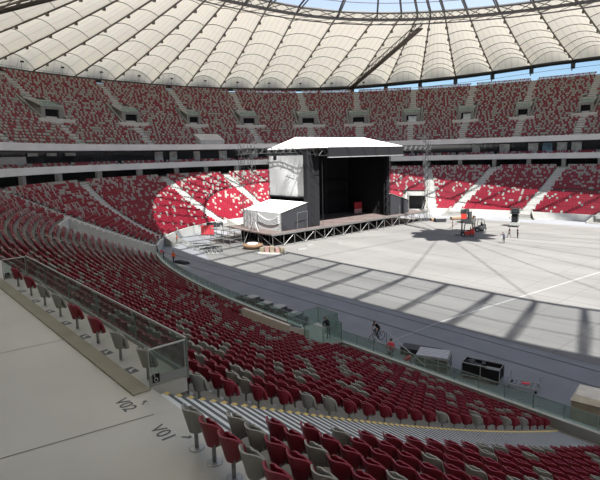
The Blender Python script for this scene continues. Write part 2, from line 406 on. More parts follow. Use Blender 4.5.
# ------------------------------------------------------------------ seats
def back_pt(u, v, off):
    w = .236*(.60+.40*min(1, v*1.35)**.9)*(1-.05*max(0, v-.8))
    z = .31+.43*v - .075*abs(u)**5*max(0, (v-.6)/.4) + .05*abs(u)**4*max(0, (.25-v)/.25) + .02*abs(u)**2*v
    y = -.05-.10*v+.15*abs(u)**2.2*(.55+.45*v) - off*(1-.3*abs(u))
    x = w*u + off*.5*u*abs(u)
    return (x, y, z)
def seat_meshes(red, nu, nv):
    m = M['red'] if red else M['grey']
    b = MB(); U = [-1+2*i/nu for i in range(nu+1)]; V = [j/nv for j in range(nv+1)]
    fr_, bk = [[back_pt(u, v, 0) for u in U] for v in V], [[back_pt(u, v, .035) for u in U] for v in V]
    b.grid(fr_); b.grid([r[::-1] for r in bk])
    edge = lambda g: g[0] + [r[-1] for r in g[1:]] + g[-1][::-1][1:] + [r[0] for r in g[::-1][1:-1]]
    b.grid([edge(bk), edge(fr_)], closed=True)
    p = MB()
    def pan(u, v, o):
        w = .222*(1-.9*abs(2*v-1)**5)**.5
        return (w*u, .045+.07*(1-v)-.03*math.cos(u*1.4)+o*(1-.45*u*u)*(1-.6*abs(2*v-1)**3)-.06*(v > .0)*v+.03, .26+.44*v)
    f1, f2 = [[pan(u, v, -.01) for u in U] for v in V], [[pan(u, v, .085) for u in U] for v in V]
    p.grid([r[::-1] for r in f1]); p.grid(f2); p.grid([edge(f1), edge(f2)], closed=True)
    return b, p, m
post = MB(); post.lathe((0,.02,0), [(.034,.0),(.032,.36)], 10); post.hexa([(-.12,-.05,.31),(.12,-.05,.31),(.12,.12,.31),(-.12,.12,.31),(-.14,-.04,.38),(.14,-.04,.38),(.14,.11,.38),(-.14,.11,.38)])
base = MB(); base.lathe((0,.02,0), [(.125,0),(.125,.012),(.11,.02),(.045,.022)], 16)
MESH = {}
for red in (True, False):
    b, p, m = seat_meshes(red, 10, 8)
    MESH[red] = (b.mesh('seat_backrest', m, True), p.mesh('seat_pan', m, True))
PM, BM = post.mesh('seat_post', M['grey_steel'], True), base.mesh('seat_base', M['steel'], False)
def make_seat(loc, rz, red, label, group):
    t = thing('stadium_seat', label, 'seat', loc, rz, group)
    for nm, me in (('backrest', MESH[red][0]), ('seat_pan', MESH[red][1]), ('post', PM), ('base_plate', BM)):
        o = bpy.data.objects.new(nm, me); COL.objects.link(o); o.parent = t
    return t

SEATS = []       # (x, y, z, rz, red, tier, row, s)
def rowlen(t, ss):
    x, y, nx, ny = fr(ss); X, Y = x+t*nx, y+t*ny
    return np.concatenate([[0], np.cumsum(np.hypot(np.diff(X), np.diff(Y)))])
SSF = np.arange(-34, 196, .25)
def near_x(s, t): return P(s, t, 0)[0]
def row_seats(t, z, row, tier, s0, s1, aisles, pitch, pgrey, half=.62, blocked=None, kmin=None):
    ll = rowlen(t, SSF)
    o0 = np.interp(s0, SSF, ll); o1 = np.interp(s1, SSF, ll)
    ac = [(np.interp(a, SSF, ll), h) for a, h in aisles]
    q = o0; last = True
    for d in np.arange(o0, o1, pitch):
        if any(abs(d-c) < h for c, h in ac): continue
        s = float(np.interp(d, ll, SSF))
        if blocked and blocked(s, t): continue
        x, y, nx, ny = fr(s)
        rz = math.atan2(-ny, -nx) - PI/2
        last = (rng.random() < (.30 if last else .62)) if tier == 'up' else rng.random() > pgrey
        SEATS.append((float(x+t*nx), float(y+t*ny), z, rz, last, tier, row, s))
S_LB = s_at_x(-9.36)
def blk_low(s, t):
    if in_gap(s, t-.5): return True
    if GAPN[0]-.8 < s < GAPN[1]+.8 and t < GAPN[2]+.4: return True
    if GAPF[0]-.8 < s < GAPF[1]+.8 and t < GAPF[2]+.7: return True
    if 1.8 < s < 5.9 and t < 2.3: return True    # landing behind the glass gate
    if 4.0 < s < 10.3 and 1.9 < t < 4.1: return True  # parapet
    if s > 158.5 and abs(t-TK[13]) < .3: return True
    return False
for k in range(NR):
    t, z = TK[k], ZK[k]
    pg = .055 + .36*max(0, (t-3)/17.4)**1.2
    # left of the near stairway and all round to the far side
    pgn = .21
    ais = [((a + (b-a)*t/20.4), 1.2) for a, b in AIS_FAR] + [(a, .62) for a in AIS_NEAR]
    ll = None
    s_start = S_LB + .15
    if S_LB > L/2: s_start -= L
    if k >= 2: row_seats(t, z, k, 'left', s_start, 13, [(17.5,.62)], .53, pgn, blocked=blk_low)
    row_seats(t, z, k, 'low', 13 if k >= 2 else 12, 42, ais, .5, .2, blocked=blk_low)
    row_seats(t, z, k, 'low', 42, 192, ais, .5, pg, blocked=blk_low)
    # the block right of the stairway
    for i in range(18):
        x = -6.80+.53*i + .02*k
        s = s_at_x(x); s = s-L if s > L/2 else s
        xx, yy, nx, ny = fr(s)
        SEATS.append((x, float(24.0-t)+ .0*k, z, math.atan2(-ny, -nx)-PI/2, rng.random() > pgn, 'near', k, i))
for k in range(len(UK)):
    row_seats(UK[k], UZ[k], k, 'up', 58, 192, [(a, .85) for a in AIS_UP], .5, .43,
              blocked=lambda s, t: (min(abs(s-a) for a in AIS_UP) < 1.75 and 31.6 < t < 38.6) or (93 < s < 98.4 and t < 28.6))
for t, z in ((25.35, 12.75), (26.2, 13.15)):
    row_seats(t, z, 0, 'balcony', 55, 192, [(a, .4) for a in np.arange(57, 190, 7.3)], .55, .45)

# colours read off the photograph for the first seats by the stairs
FIX = {(0,0):0,(0,1):1,(0,2):1,(0,3):0,(0,4):1,(0,5):1,(1,0):0,(1,1):0,(1,2):1,(1,3):1,(2,0):1,(2,1):1,(3,0):1}
cand = []
for i, q in enumerate(SEATS):
    if q[5] == 'near' and (q[6], q[7]) in FIX: SEATS[i] = q = q[:4] + (bool(FIX[(q[6], q[7])]),) + q[5:]
    if q[5] in ('near', 'left'):
        px, py, d = view((q[0], q[1], q[2]+.6))
        if -4 < px < 604 and py < 492 and d > 0: cand.append((d, i))
cand.sort(); CHOSEN = set(i for d, i in cand[:292])
# place along each row, counted from the steps
cnt = {}
pos = {}
for i, q in enumerate(SEATS):
    if q[5] in ('near', 'left'):
        c = cnt.get((q[5], q[6]), 0); cnt[(q[5], q[6])] = c+1; pos[i] = c
for i in sorted(CHOSEN):
    q = SEATS[i]; col = 'red' if q[4] else 'grey'; n = ORD[pos[i]]
    if q[5] == 'near':
        lab = '%s tip-up seat, %s from the steps, %s row down, block nearest the camera' % (col, n, ORD[q[6]])
    else:
        lab = '%s tip-up seat, %s from the steps, %s row below the glass-railed platform' % (col, n, ORD[q[6]-2])
    make_seat(q[:3], q[3], q[4], lab, 'tip-up seats beside the near steps')
# companion seats on the wheelchair platform
for i, (x, r) in enumerate(zip((-20.75,-18.95,-17.3,-15.7,-14.2,-12.65,-11.2,-9.75), (1,1,0,0,1,1,0,0))):
    lab = '%s seat on the wheelchair platform, %s from the end panel with the sign' % ('red' if r else 'grey', ORD[7-i] if i < 7 else 'nearest')
    if i == 7: lab = 'grey seat on the wheelchair platform, right behind the end panel with the sign'
    make_seat((x, 4.15, 9.9), .12*(rng.random()-.5), bool(r), lab, 'companion seats on the wheelchair platform')
# every other seat in the bowl as one mass
def proto_mid(red):
    b, p, m = seat_meshes(red, 4, 3)
    o = MB(); o.add(b.v, b.f); o.add(p.v, p.f); o.box((-.03,-.01,0), (.03,.05,.3)); return o
def proto_far(z0=.24, zt=.80):
    o = MB()
    o.hexa([(-.20,-.09,z0),(.20,-.09,z0),(.20,-.04,z0),(-.20,-.04,z0),(-.22,-.17,zt),(.22,-.17,zt),(.22,-.12,zt),(-.22,-.12,zt)])
    o.hexa([(-.19,.02,z0),(.19,.02,z0),(.19,.15,z0+.02),(-.19,.15,z0+.02),(-.18,-.02,zt-.1),(.18,-.02,zt-.1),(.18,.06,zt-.12),(-.18,.06,zt-.12)])
    return o
allV, allF, allM, nb = [], [], [], 0
pm = proto_mid(True); pf = proto_far(); pu = proto_far(.40, .86)
PMv, PFv, PUv = np.array(pm.v), np.array(pf.v), np.array(pu.v)
loops, starts, mats_ = [], [], []
for i, q in enumerate(SEATS):
    if i in CHOSEN: continue
    d = view(q[:3])[2]
    near = d < 48
    pv, pfac = (PMv, pm.f) if near else ((PUv, pu.f) if q[5] == 'up' else (PFv, pf.f))
    ca, sa = math.cos(q[3]), math.sin(q[3])
    W = np.empty_like(pv); W[:,0] = pv[:,0]*ca - pv[:,1]*sa + q[0]; W[:,1] = pv[:,0]*sa + pv[:,1]*ca + q[1]; W[:,2] = pv[:,2] + q[2]
    allV.append(W)
    mi = 0 if q[4] else 1
    for f in pfac: loops.append([nb+j for j in f]); mats_.append(mi)
    nb += len(pv)
me = bpy.data.meshes.new('stadium_seat_mass'); me.from_pydata(np.concatenate(allV).tolist(), [], loops)
me.materials.append(M['red']); me.materials.append(M['grey']); me.polygons.foreach_set('material_index', mats_); me.update()
o = bpy.data.objects.new('stadium_seat', me); COL.objects.link(o)
tag(o, 'remaining red and grey seats filling the rest of the stands round the bowl', 'seats', 'stadium seats', 'stuff')

# ------------------------------------------------------------------ wheelchair platform, kerb, railing, lettering
mb = MB(); mb.box((-60,3.62,9.90), (-9.25,3.98,9.935)); struct('trim_kerb', mb, M['kerb'], 'tan kerb strip along the edge of the concourse floor', cat='kerb')
mb = MB(); mb.box((-46,3.98,9.6), (-9.3,4.82,9.915)); plat = struct('floor_platform', mb, M['conc_light'], 'narrow pale platform for wheelchair places along the glass railing')
mb = MB()
for x in (-19.9,-18.1,-16.5,-14.95,-13.4,-11.9,-10.45):
    mb.obox((x,4.08,9.918), (.17,.11,.004), .1, 0)
    mb.obox((x-.02,4.10,9.924), (.03,.07,.002), .3, 1); mb.obox((x+.05,4.06,9.924), (.05,.025,.002), -.3, 1)
mb.build('floor_sign', [M['text'], M['white']], plat)
rail = thing('glass_railing', 'long glass railing with steel handrail in front of the wheelchair platform', 'railing', (-9.3,4.85,9.9))
XR = [-9.3-2.592*i for i in range(6)]
for i in range(5):
    mb = MB(); mb.box((XR[i+1]+.02+9.3,-.012,.10), (XR[i]-.02+9.3,.012,.83)); mb.build('glass_panel', M['rail_glass'], rail)
mb = MB(); mb.tube([(XR[-1]+9.3,0,.86),(0,0,.86)], .028, 8); mb.build('handrail', M['steel'], rail)
mb = MB(); mb.box((XR[-1]+9.3,-.03,-.02), (0,.03,.12)); mb.build('bottom_channel', M['grey_steel'], rail)
for x in XR:
    mb = MB(); mb.box((x+9.3-.009,-.02,0), (x+9.3+.009,.02,.85)); mb.build('post', M['pole_green'], rail)
for nm, x in (('with black wheelchair sign at the top of the steps', -9.3), ('closing the far end of the wheelchair platform', -22.26)):
    e = thing('glass_end_panel', 'glass end panel '+nm, 'glass panel', (x,4.0,9.9), 0, 'glass end panels')
    mb = MB(); mb.box((-.012,.03,.24), (.012,.78,.80)); mb.build('glass_panel', M['rail_glass'], e)
    mb = MB(); mb.box((-.02,0,.05), (.02,.82,.24)); mb.build('bottom_plate', M['grey_steel'], e)
    for y in (0, .80): mb = MB(); mb.box((-.015,y-.012,0), (.015,y+.012,.83)); mb.build('post', M['grey_steel'], e)
    mb = MB(); mb.tube([(0,0,.83),(0,.82,.83)], .022, 8); mb.build('handrail', M['steel'], e)
    sg = MB(); sg.box((.02,.05,.12), (.032,.20,.30)); so = sg.build('wheelchair_sign', M['black'], e)
    ic = MB(); c = Vector((.035,.12,.18))
    ic.tube([c+Vector((0,.038*math.cos(a),.038*math.sin(a))) for a in [2*PI*j/14 for j in range(14)]], .006, 5, True)
    ic.tube([c+Vector((0,-.03,.09)), c+Vector((0,-.015,.035)), c+Vector((0,.02,.03)), c+Vector((0,.04,-.02))], .007, 5); ic.ball(c+Vector((0,-.03,.1)), .012, 8, 5)
    ic.build('wheelchair_symbol', M['white'], so)
conc = bpy.data.objects['floor_concourse']
def lettering(txt, loc, rz, size):
    cu = bpy.data.curves.new('lettering', 'FONT'); cu.body = txt; cu.size = size; cu.extrude = .002; cu.align_x = 'CENTER'; cu.align_y = 'CENTER'
    cu.materials.append(M['text']); o = bpy.data.objects.new('floor_lettering', cu); COL.objects.link(o); o.location = loc; o.rotation_euler = (0,0,rz); o.parent = conc
    o['label'] = 'dark floor lettering reading '+txt; return o
lettering('V02', (-9.02,3.36,9.905), 0.0, .36); lettering('V01', (-7.60,3.42,9.905), 0.0, .36)
def arrow(x, y, a):
    mb = MB(); ca, sa = math.cos(a), math.sin(a)
    R = lambda u, v: (x+u*ca-v*sa, y+u*sa+v*ca, 9.907)
    mb.add([R(-.09,-.015),R(.05,-.015),R(.05,.015),R(-.09,.015)], [(0,1,2,3)]); mb.add([R(.02,-.07),R(.09,0),R(.02,.07),R(.045,0)], [(0,1,3),(1,2,3)])
    mb.build('floor_arrow', M['text'], conc)
arrow(-8.85, 3.66, PI*.75); arrow(-7.2, 3.66, PI*.25)
jt = MB()
for a, b in (((-8.3,3.6),(-9.8,-6)), ((-13.6,3.6),(-14.4,-6)), ((-20,3.6),(-20.8,-6))):
    jt.box((min(a[0],b[0]),b[1],9.88),(min(a[0],b[0])+.001,b[1]+.001,9.881)); jt.add([(a[0]-.012,a[1],9.904),(a[0]+.012,a[1],9.904),(b[0]+.012,b[1],9.904),(b[0]-.012,b[1],9.904)],[(3,2,1,0)])
jt.build('floor_joint', mat('floor_joint_grey', (.16,.16,.15), .8), conc)

# ------------------------------------------------------------------ front barrier of glass, gate landing, parapet
bar = thing('glass_barrier', 'glass barrier with slim posts along the foot of the near stand', 'barrier', P(20,-.455,1.55))
x0b = bar.location
def rel(p, o=bar): return (p[0]-o.location.x, p[1]-o.location.y, p[2]-o.location.z)
ss = [s for s in np.arange(-26, 45, 1.5) if not (3.9 < s < 5.6)]
cop = [[], []]
for a in np.arange(-26, 44, 1.5):
    if 3.9 <= a < 5.6: continue
    b = a+1.5
    mb = MB(); mb.hexa([rel(P(a+.03,-.47,1.58)),rel(P(b-.03,-.47,1.58)),rel(P(b-.03,-.44,1.58)),rel(P(a+.03,-.44,1.58)),rel(P(a+.03,-.47,2.28)),rel(P(b-.03,-.47,2.28)),rel(P(b-.03,-.44,2.28)),rel(P(a+.03,-.44,2.28))]); mb.build('glass_panel', M['glass'], bar)
    mb = MB(); mb.tube([rel(P(a,-.455,1.5)), rel(P(a,-.455,2.3))], .025, 6); mb.build('post', M['pole_green'], bar)
for rng_ in (np.arange(-26,3.9,1), np.arange(7.0,44.6,1)):
    mb = MB(); mb.tube([rel(P(s,-.455,2.3)) for s in rng_], .022, 6); mb.build('top_rail', M['pole_green'], bar)
mb = MB(); sweep(mb, [(-.65,1.3),(-.65,1.58),(-.2,1.58)], np.arange(-27, 45, 1.)); mb.cur = 1; sweep(mb, [(-.2,1.58),(-.2,1.0)], np.arange(-27, 45, 1.), 1); struct('trim_coping', mb, [M['conc_light'], M['concrete']], 'pale coping under the glass barrier of the near stand', cat='coping')
# parapet in the near stand
mb = MB(); ssq = np.arange(4.3, 10.2, .8); sweep(mb, [(2.55,1.2),(2.55,2.95),(2.8,2.95),(2.8,1.2)], ssq)
for s in (ssq[0], ssq[-1]): mb.hexa([P(s-.08,1.0,1.2),P(s+.08,1.0,1.2),P(s+.08,2.8,1.2),P(s-.08,2.8,1.2),P(s-.08,1.0,2.2),P(s+.08,1.0,2.2),P(s+.08,2.8,2.95),P(s-.08,2.8,2.95)])
struct('wall_parapet', mb, mat('tan_parapet', (.50,.45,.38), .8, noise=.08), 'low tan parapet wall above the front seats of the near stand')
gate = thing('glass_gate', 'glass-walled box landing at the foot of the near stand', 'gate', P(4.2,-.6,1.7))
def gp(s, t, z): return rel(P(s,t,z), gate)
mb = MB(); mb.hexa([gp(2.2,-.3,1.55),gp(6.0,-1.5,1.55),gp(6.0,1.6,1.55),gp(2.2,1.6,1.55),gp(2.2,-.3,1.75),gp(6.0,-1.5,1.75),gp(6.0,1.6,1.75),gp(2.2,1.6,1.75)]); mb.build('landing', M['conc_light'], gate)
mb = MB(); mb.hexa([gp(4.0,-1.4,0),gp(5.9,-1.4,0),gp(5.9,0,0),gp(4.0,0,0),gp(4.0,-1.4,1.55),gp(5.9,-1.4,1.55),gp(5.9,0,1.55),gp(4.0,0,1.55)]); mb.build('base', M['concrete'], gate)
cor = [(3.9,-.2),(3.9,-1.5),(6.0,-1.5),(6.0,0),(6.0,1.5),(4.1,1.55),(2.2,1.55),(2.2,-.2)]
for i in range(8):
    a, b = cor[i], cor[(i+1) % 8]
    if i != 4:
        p = [gp(*a,1.78), gp(*b,1.78), gp(*b,2.95), gp(*a,2.95)]; nrm = (Vector(p[1])-Vector(p[0])).cross(Vector((0,0,1))).normalized()*.02
        mb = MB(); mb.hexa([Vector(p[0])-nrm,Vector(p[1])-nrm,Vector(p[1])+nrm,Vector(p[0])+nrm,Vector(p[3])-nrm,Vector(p[2])-nrm,Vector(p[2])+nrm,Vector(p[3])+nrm]); mb.build('glass_panel', M['glass'], gate)
    mb = MB(); mb.tube([gp(*a,1.7), gp(*a,3.0)], .03, 6); mb.build('post', M['pole_green'], gate)
mb = MB(); mb.tube([gp(*c,3.0) for c in cor], .025, 6, True); mb.build('top_rail', M['pole_green'], gate)
ramp = thing('gate_ramp', 'sloping rail and steps leading from the near stand down to the track', 'ramp', P(-1.9,-.9,0))
mb = MB()
for q in range(6): mb.hexa([rel(P(-.3-.5*q,-2.0,0),ramp),rel(P(-.8-.5*q,-2.0,0),ramp),rel(P(-.8-.5*q,-.7,0),ramp),rel(P(-.3-.5*q,-.7,0),ramp),rel(P(-.3-.5*q,-2.0,1.25-.25*q if q < 5 else .1),ramp),rel(P(-.8-.5*q,-2.0,1.25-.25*q if q < 5 else .1),ramp),rel(P(-.8-.5*q,-.7,1.25-.25*q if q < 5 else .1),ramp),rel(P(-.3-.5*q,-.7,1.25-.25*q if q < 5 else .1),ramp)])
mb.build('steps', M['concrete'], ramp)
for tt in (-2.05, -.75):
    mb = MB(); mb.tube([rel(P(-.2,tt,2.5),ramp), rel(P(-3.4,tt,1.0),ramp)], .035, 6); mb.build('handrail', M['steel'], ramp)
    for ds in (-.25,-1.8,-3.35): mb = MB(); mb.tube([rel(P(ds,tt,0),ramp), rel(P(ds,tt,2.46-.47*(-.2-ds)),ramp)], .025, 6); mb.build('post', M['pole_green'], ramp)

# ------------------------------------------------------------------ upper-stand entrances, scoreboard box, top railing, floodlights
k = 0
for s in AIS_UP:
    k += 1; t0, t1 = 32.6, 36.4; z0 = zu(t0)-.5; z1 = zu(t1)+1.3
    px = view(P(s, t0, z0))[0]
    e = thing('stand_entrance', 'concrete entrance portal in the upper stand, %s from the left' % ORD[k-1], 'entrance', P(s,t0,z0), 0, 'entrances in the upper stand')
    R = lambda a, t, z: rel(P(s+a, t, z), e)
    mb = MB()
    for a0, a1 in ((-1.35,-.85),(.85,1.35)):
        mb.hexa([R(a0,t0,z0),R(a1,t0,z0),R(a1,t1,z0),R(a0,t1,z0),R(a0,t0,z0+3.0),R(a1,t0,z0+3.0),R(a1,t1,z1),R(a0,t1,z1)])
    mb.hexa([R(-1.35,t0,z0+2.5),R(1.35,t0,z0+2.5),R(1.35,t1,z0+2.5),R(-1.35,t1,z0+2.5),R(-1.35,t0,z0+3.1),R(1.35,t0,z0+3.1),R(1.35,t1,z1),R(-1.35,t1,z1)]); mb.build('portal_frame', M['concrete'], e)
    mb = MB(); mb.hexa([R(-.85,t0+.5,z0+.3),R(.85,t0+.5,z0+.3),R(.85,t0+.8,z0+.3),R(-.85,t0+.8,z0+.3),R(-.85,t0+.5,z0+2.5),R(.85,t0+.5,z0+2.5),R(.85,t0+.8,z0+2.5),R(-.85,t0+.8,z0+2.5)]); mb.build('opening', M['black'], e)  # solid black slab, paints the dark of the unlit passage
    if k in (8, 9):
        mb = MB(); mb.hexa([R(-.5,t0+.3,z0+.4),R(.8,t0+.3,z0+.4),R(.8,t0+.45,z0+.4),R(-.5,t0+.45,z0+.4),R(-.5,t0+.3,z0+2.2),R(.8,t0+.3,z0+2.2),R(.8,t0+.45,z0+2.2),R(-.5,t0+.45,z0+2.2)]); mb.build('painted_daylight', M['pale_glass'], e)  # pale panel, daylight in the entrance painted as its colour
    mb = MB(); mb.hexa([R(-2.3,t0-1.2,z0-.4),R(2.3,t0-1.2,z0-.4),R(2.3,t0-1.0,z0-.4),R(-2.3,t0-1.0,z0-.4),R(-2.3,t0-1.2,z0+.55),R(2.3,t0-1.2,z0+.55),R(2.3,t0-1.0,z0+.55),R(-2.3,t0-1.0,z0+.55)]); mb.build('parapet', M['conc_light'], e)
    for sg in (-1, 1):
        mb = MB(); mb.hexa([R(sg*1.55-.12,t0-1.0,z0-.5),R(sg*1.55+.12,t0-1.0,z0-.5),R(sg*1.55+.12,t1+1.8,z1-1.2),R(sg*1.55-.12,t1+1.8,z1-1.2),R(sg*1.55-.12,t0-1.0,z0+.5),R(sg*1.55+.12,t0-1.0,z0+.5),R(sg*1.55+.12,t1+1.8,z1+.9),R(sg*1.55-.12,t1+1.8,z1+.9)])
        mb.build('side_wall', M['concrete'], e)
    mb = MB(); mb.hexa([R(-1.3,t0+.3,z0+3.1),R(1.3,t0+.3,z0+3.1),R(1.3,t0+.34,z0+3.1),R(-1.3,t0+.34,z0+3.1),R(-1.3,t0+.3,z0+4.1),R(1.3,t0+.3,z0+4.1),R(1.3,t0+.34,z0+4.1),R(-1.3,t0+.34,z0+4.1)]); mb.build('glass_guard', M['glass'], e)
e = thing('camera_cabin', 'pale flat box at the front of the upper stand, left of the stage roof', 'cabin', P(95.7,26.2,17.0))
R = lambda s, t, z: rel(P(s,t,z), e)
mb = MB(); mb.hexa([R(93.3,24.9,17),R(98.2,24.9,17),R(98.2,28.4,17),R(93.3,28.4,17),R(93.3,24.9,18.7),R(98.2,24.9,18.7),R(98.2,28.4,20.3),R(93.3,28.4,20.3)]); mb.build('body', M['grey_fabric'], e)
mb = MB(); mb.hexa([R(94.3,24.8,17.3),R(97.6,24.8,17.3),R(97.6,24.88,17.3),R(94.3,24.88,17.3),R(94.3,24.8,18.4),R(97.6,24.8,18.4),R(97.6,24.88,18.4),R(94.3,24.88,18.4)]); mb.build('window_strip', M['conc_light'], e)
RSS = (62, 118)
rl_ = thing('top_railing', 'thin railing along the top edge of the upper stand, under the membrane', 'railing', P(100,48.1,UZ[-1]))
mb = MB()
for z in (.6, 1.2, 1.8): mb.tube([rel(P(s,48.1,UZ[-1]+z), rl_) for s in np.arange(62,118,2)], .03, 4)
mb.build('rail', M['roof_steel'], rl_)
mb = MB()
for s in np.arange(62,118,1.6): mb.tube([rel(P(s,48.1,UZ[-1]), rl_), rel(P(s,48.1,UZ[-1]+1.9), rl_)], .045, 4)
o = mb.build('posts', M['roof_steel'], rl_); o['kind'] = 'stuff'; o.name = 'post'

# ------------------------------------------------------------------ roof
NB = 66
_rx, _ry = _CX+56*_NX, _CY+56*_NY
RLEN = np.concatenate([[0], np.cumsum(np.hypot(np.diff(_rx), np.diff(_ry)))])
def s_rim(a): return float(np.interp(a % RLEN[-1], RLEN, _S))
ARC = [RLEN[-1]/NB*(k+.40) for k in range(NB)]
NODE = [s_rim(a) for a in ARC]
def z_rim(s):
    u = abs(((s + L/2) % L) - L/2)
    return float(np.interp(u, [0,60,100,112,121,129,138,149,167,184.5], [38.5,36.6,36.0,36.2,36.7,37.6,38.4,39.5,39.7,39.7]))
def z_ring(s): return 43.2-2.0*math.cos(4*PI*s/L)
# the cables crowd together at the four corners of the inner ring
RK = [0,100,157,168,200,210,220,231,242,253.7,264.7,275.7,287,298.6,309.4,320.5,360.3]
RS = [0,50,76,80.5,92.5,98.5,105.6,116,124.5,129.5,132.7,135.4,138.5,144,150.5,157.4,184.4]
def ring_s(a):
    T_ = RLEN[-1]; q = math.floor(a/T_); a -= q*T_
    return q*L + float(np.interp(a, RK+[T_], RS+[L]))
def roofp(a, v, dz=0):      # a: arc length on the rim; v = 0 at the rim, 1 at the inner ring
    s = s_rim(a); p = Vector(P(s, 56, z_rim(s))); sr = ring_s(a); q = Vector(P(sr, -1.5, z_ring(sr)+.75))
    r = p.lerp(q, v); r.z += dz - 1.8*v*(1-v); return r
roof = tag(empty('ceiling'), 'translucent cream membrane roof round the open centre', 'roof', None, 'structure')
NV = 28; NW = 8; NARCH = 7
def bay_pt(a, b, v, w):
    p, q = Vector(roofp(a, v)), Vector(roofp(b, v))
    r = p.lerp(q, w)
    wd = (q-p).length
    rise = (.26*wd*(1-v)**.5*(.35+.65*(1-v)) + .05*wd) * min(1, v/.036)
    sc = abs(((v*NARCH) % 1)-.5)*2          # 1 on an arch, 0 between
    r.z += rise*4*w*(1-w)*(.80+.20*sc)
    return r
for k in range(NB):
    a, b = ARC[k], ARC[k]+RLEN[-1]/NB
    mb = MB(); rows = [[bay_pt(a, b, v, w/NW) for w in range(NW+1)] for v in [i/NV for i in range(NV+1)]]
    mb.grid(rows); me = mb.mesh('membrane_bay', M['membrane'], True)
    uv = me.uv_layers.new(name='UVMap')
    for li, lp in enumerate(me.loops):
        vi = lp.vertex_index; uv.data[li].uv = (vi % (NW+1))/NW, (vi // (NW+1))/NV*4
    o = bpy.data.objects.new('membrane_bay', me); COL.objects.link(o); o.parent = roof
    o['kind'] = 'structure'
    mb = MB()
    for i in range(0, NARCH): mb.tube([bay_pt(a, b, (i+.26)/NARCH, w/10)-Vector((0,0,.12)) for w in range(11)], .075, 4)
    q = mb.build('arch_rib', M['roof_steel'], o)
    mb = MB(); mb.tube([roofp(a, v/10, -.25) for v in range(11)], .17, 6)
    for i in range(1, NARCH): mb.obox(Vector(roofp(a, i/NARCH, -.55)), (.25,.25,.28))
    q = mb.build('radial_cable', M['roof_steel'], roof); q['kind'] = 'structure'
frame = tag(empty('ceiling_frame'), 'dark steel trusses of the roof rim and the inner ring', 'roof frame', None, 'structure')
RN = [ring_s(a) for a in ARC]
RF = [ring_s(a + RLEN[-1]/NB*j/2) for a in ARC for j in range(2)]
FS = [NODE[k]+(((NODE[(k+1) % NB]-NODE[k]) % L))*j/2 for k in range(NB) for j in range(2)]
mb = MB(); mb.tube([P(s,56,z_rim(s)-.4) for s in FS], .6, 8, True); mb.build('outer_rim', M['dark_steel'], frame)
mb = MB()
for s in NODE: mb.tube([P(s,56,z_rim(s)-.4), P(s,54,z_rim(s)-3.2)], .16, 5); mb.obox(Vector(P(s,55.6,z_rim(s)-1.7)), (.45,.45,.8), 0)
mb.build('rim_hanger', M['dark_steel'], frame)
mb = MB(); mb.tube([P(s,55,z_rim(s)-2.4) for s in FS], .05, 4, True); mb.build('rim_wire', M['dark_steel'], frame)
mb = MB(); mb.tube([P(s,0,z_ring(s)-.2) for s in RF], .34, 6, True); mb.tube([P(s,1.4,z_ring(s)-.9) for s in RF], .14, 5, True); mb.tube([P(s,-1.6,z_ring(s)+.9) for s in RF], .28, 6, True); mb.build('ring_chord', M['ring_steel'], frame)
mb = MB()
for i in range(0, len(RF)):
    s, s2 = RF[i], RF[(i+1) % len(RF)]
    mb.tube([P(s,0,z_ring(s)-.2), P(s2,-1.6,z_ring(s2)+.9)], .09, 4); mb.tube([P(s2,0,z_ring(s2)-.2), P(s,-1.6,z_ring(s)+.9)], .09, 4); mb.tube([P(s,1.4,z_ring(s)-.9), P(s2,0,z_ring(s2)-.2)], .06, 4)
mb.build('ring_lattice', M['ring_steel'], frame)
def z_gl(s, t): return z_ring(s)+.9+(-t-1.6)*.30
GT = (-1.5,-5.2,-8.8,-12.4)
mb = MB()
for t in GT[1:]: mb.tube([P(s,t,z_gl(s,t)) for s in RF], .09 if t > -12 else .34, 5, True)
for s in RN: mb.tube([P(s,-1.6,z_gl(s,-1.6)), P(s,-12.4,z_gl(s,-12.4))], .22, 5)
mb.build('glass_roof_frame', M['ring_steel'], frame)
mb = MB()
for s in RN: mb.tube([P(s,0,z_ring(s)-.3), P(s,-7,z_gl(s,-7)-1.0), P(s,-12.4,z_gl(s,-12.4)-.4)], .15, 5)
mb.build('ring_strut', M['ring_steel'], frame)
for k in range(NB):
    a, b = RN[k], RN[(k+1) % NB]
    if b < a: b += L
    mb = MB(); mb.grid([[P(a,t,z_gl(a,t)+.2), P((a+b)/2,t,z_gl((a+b)/2,t)+.2), P(b,t,z_gl(b,t)+.2)] for t in GT]); q = mb.build('glass_bay', M['roof_glass'], frame); q['kind'] = 'structure'
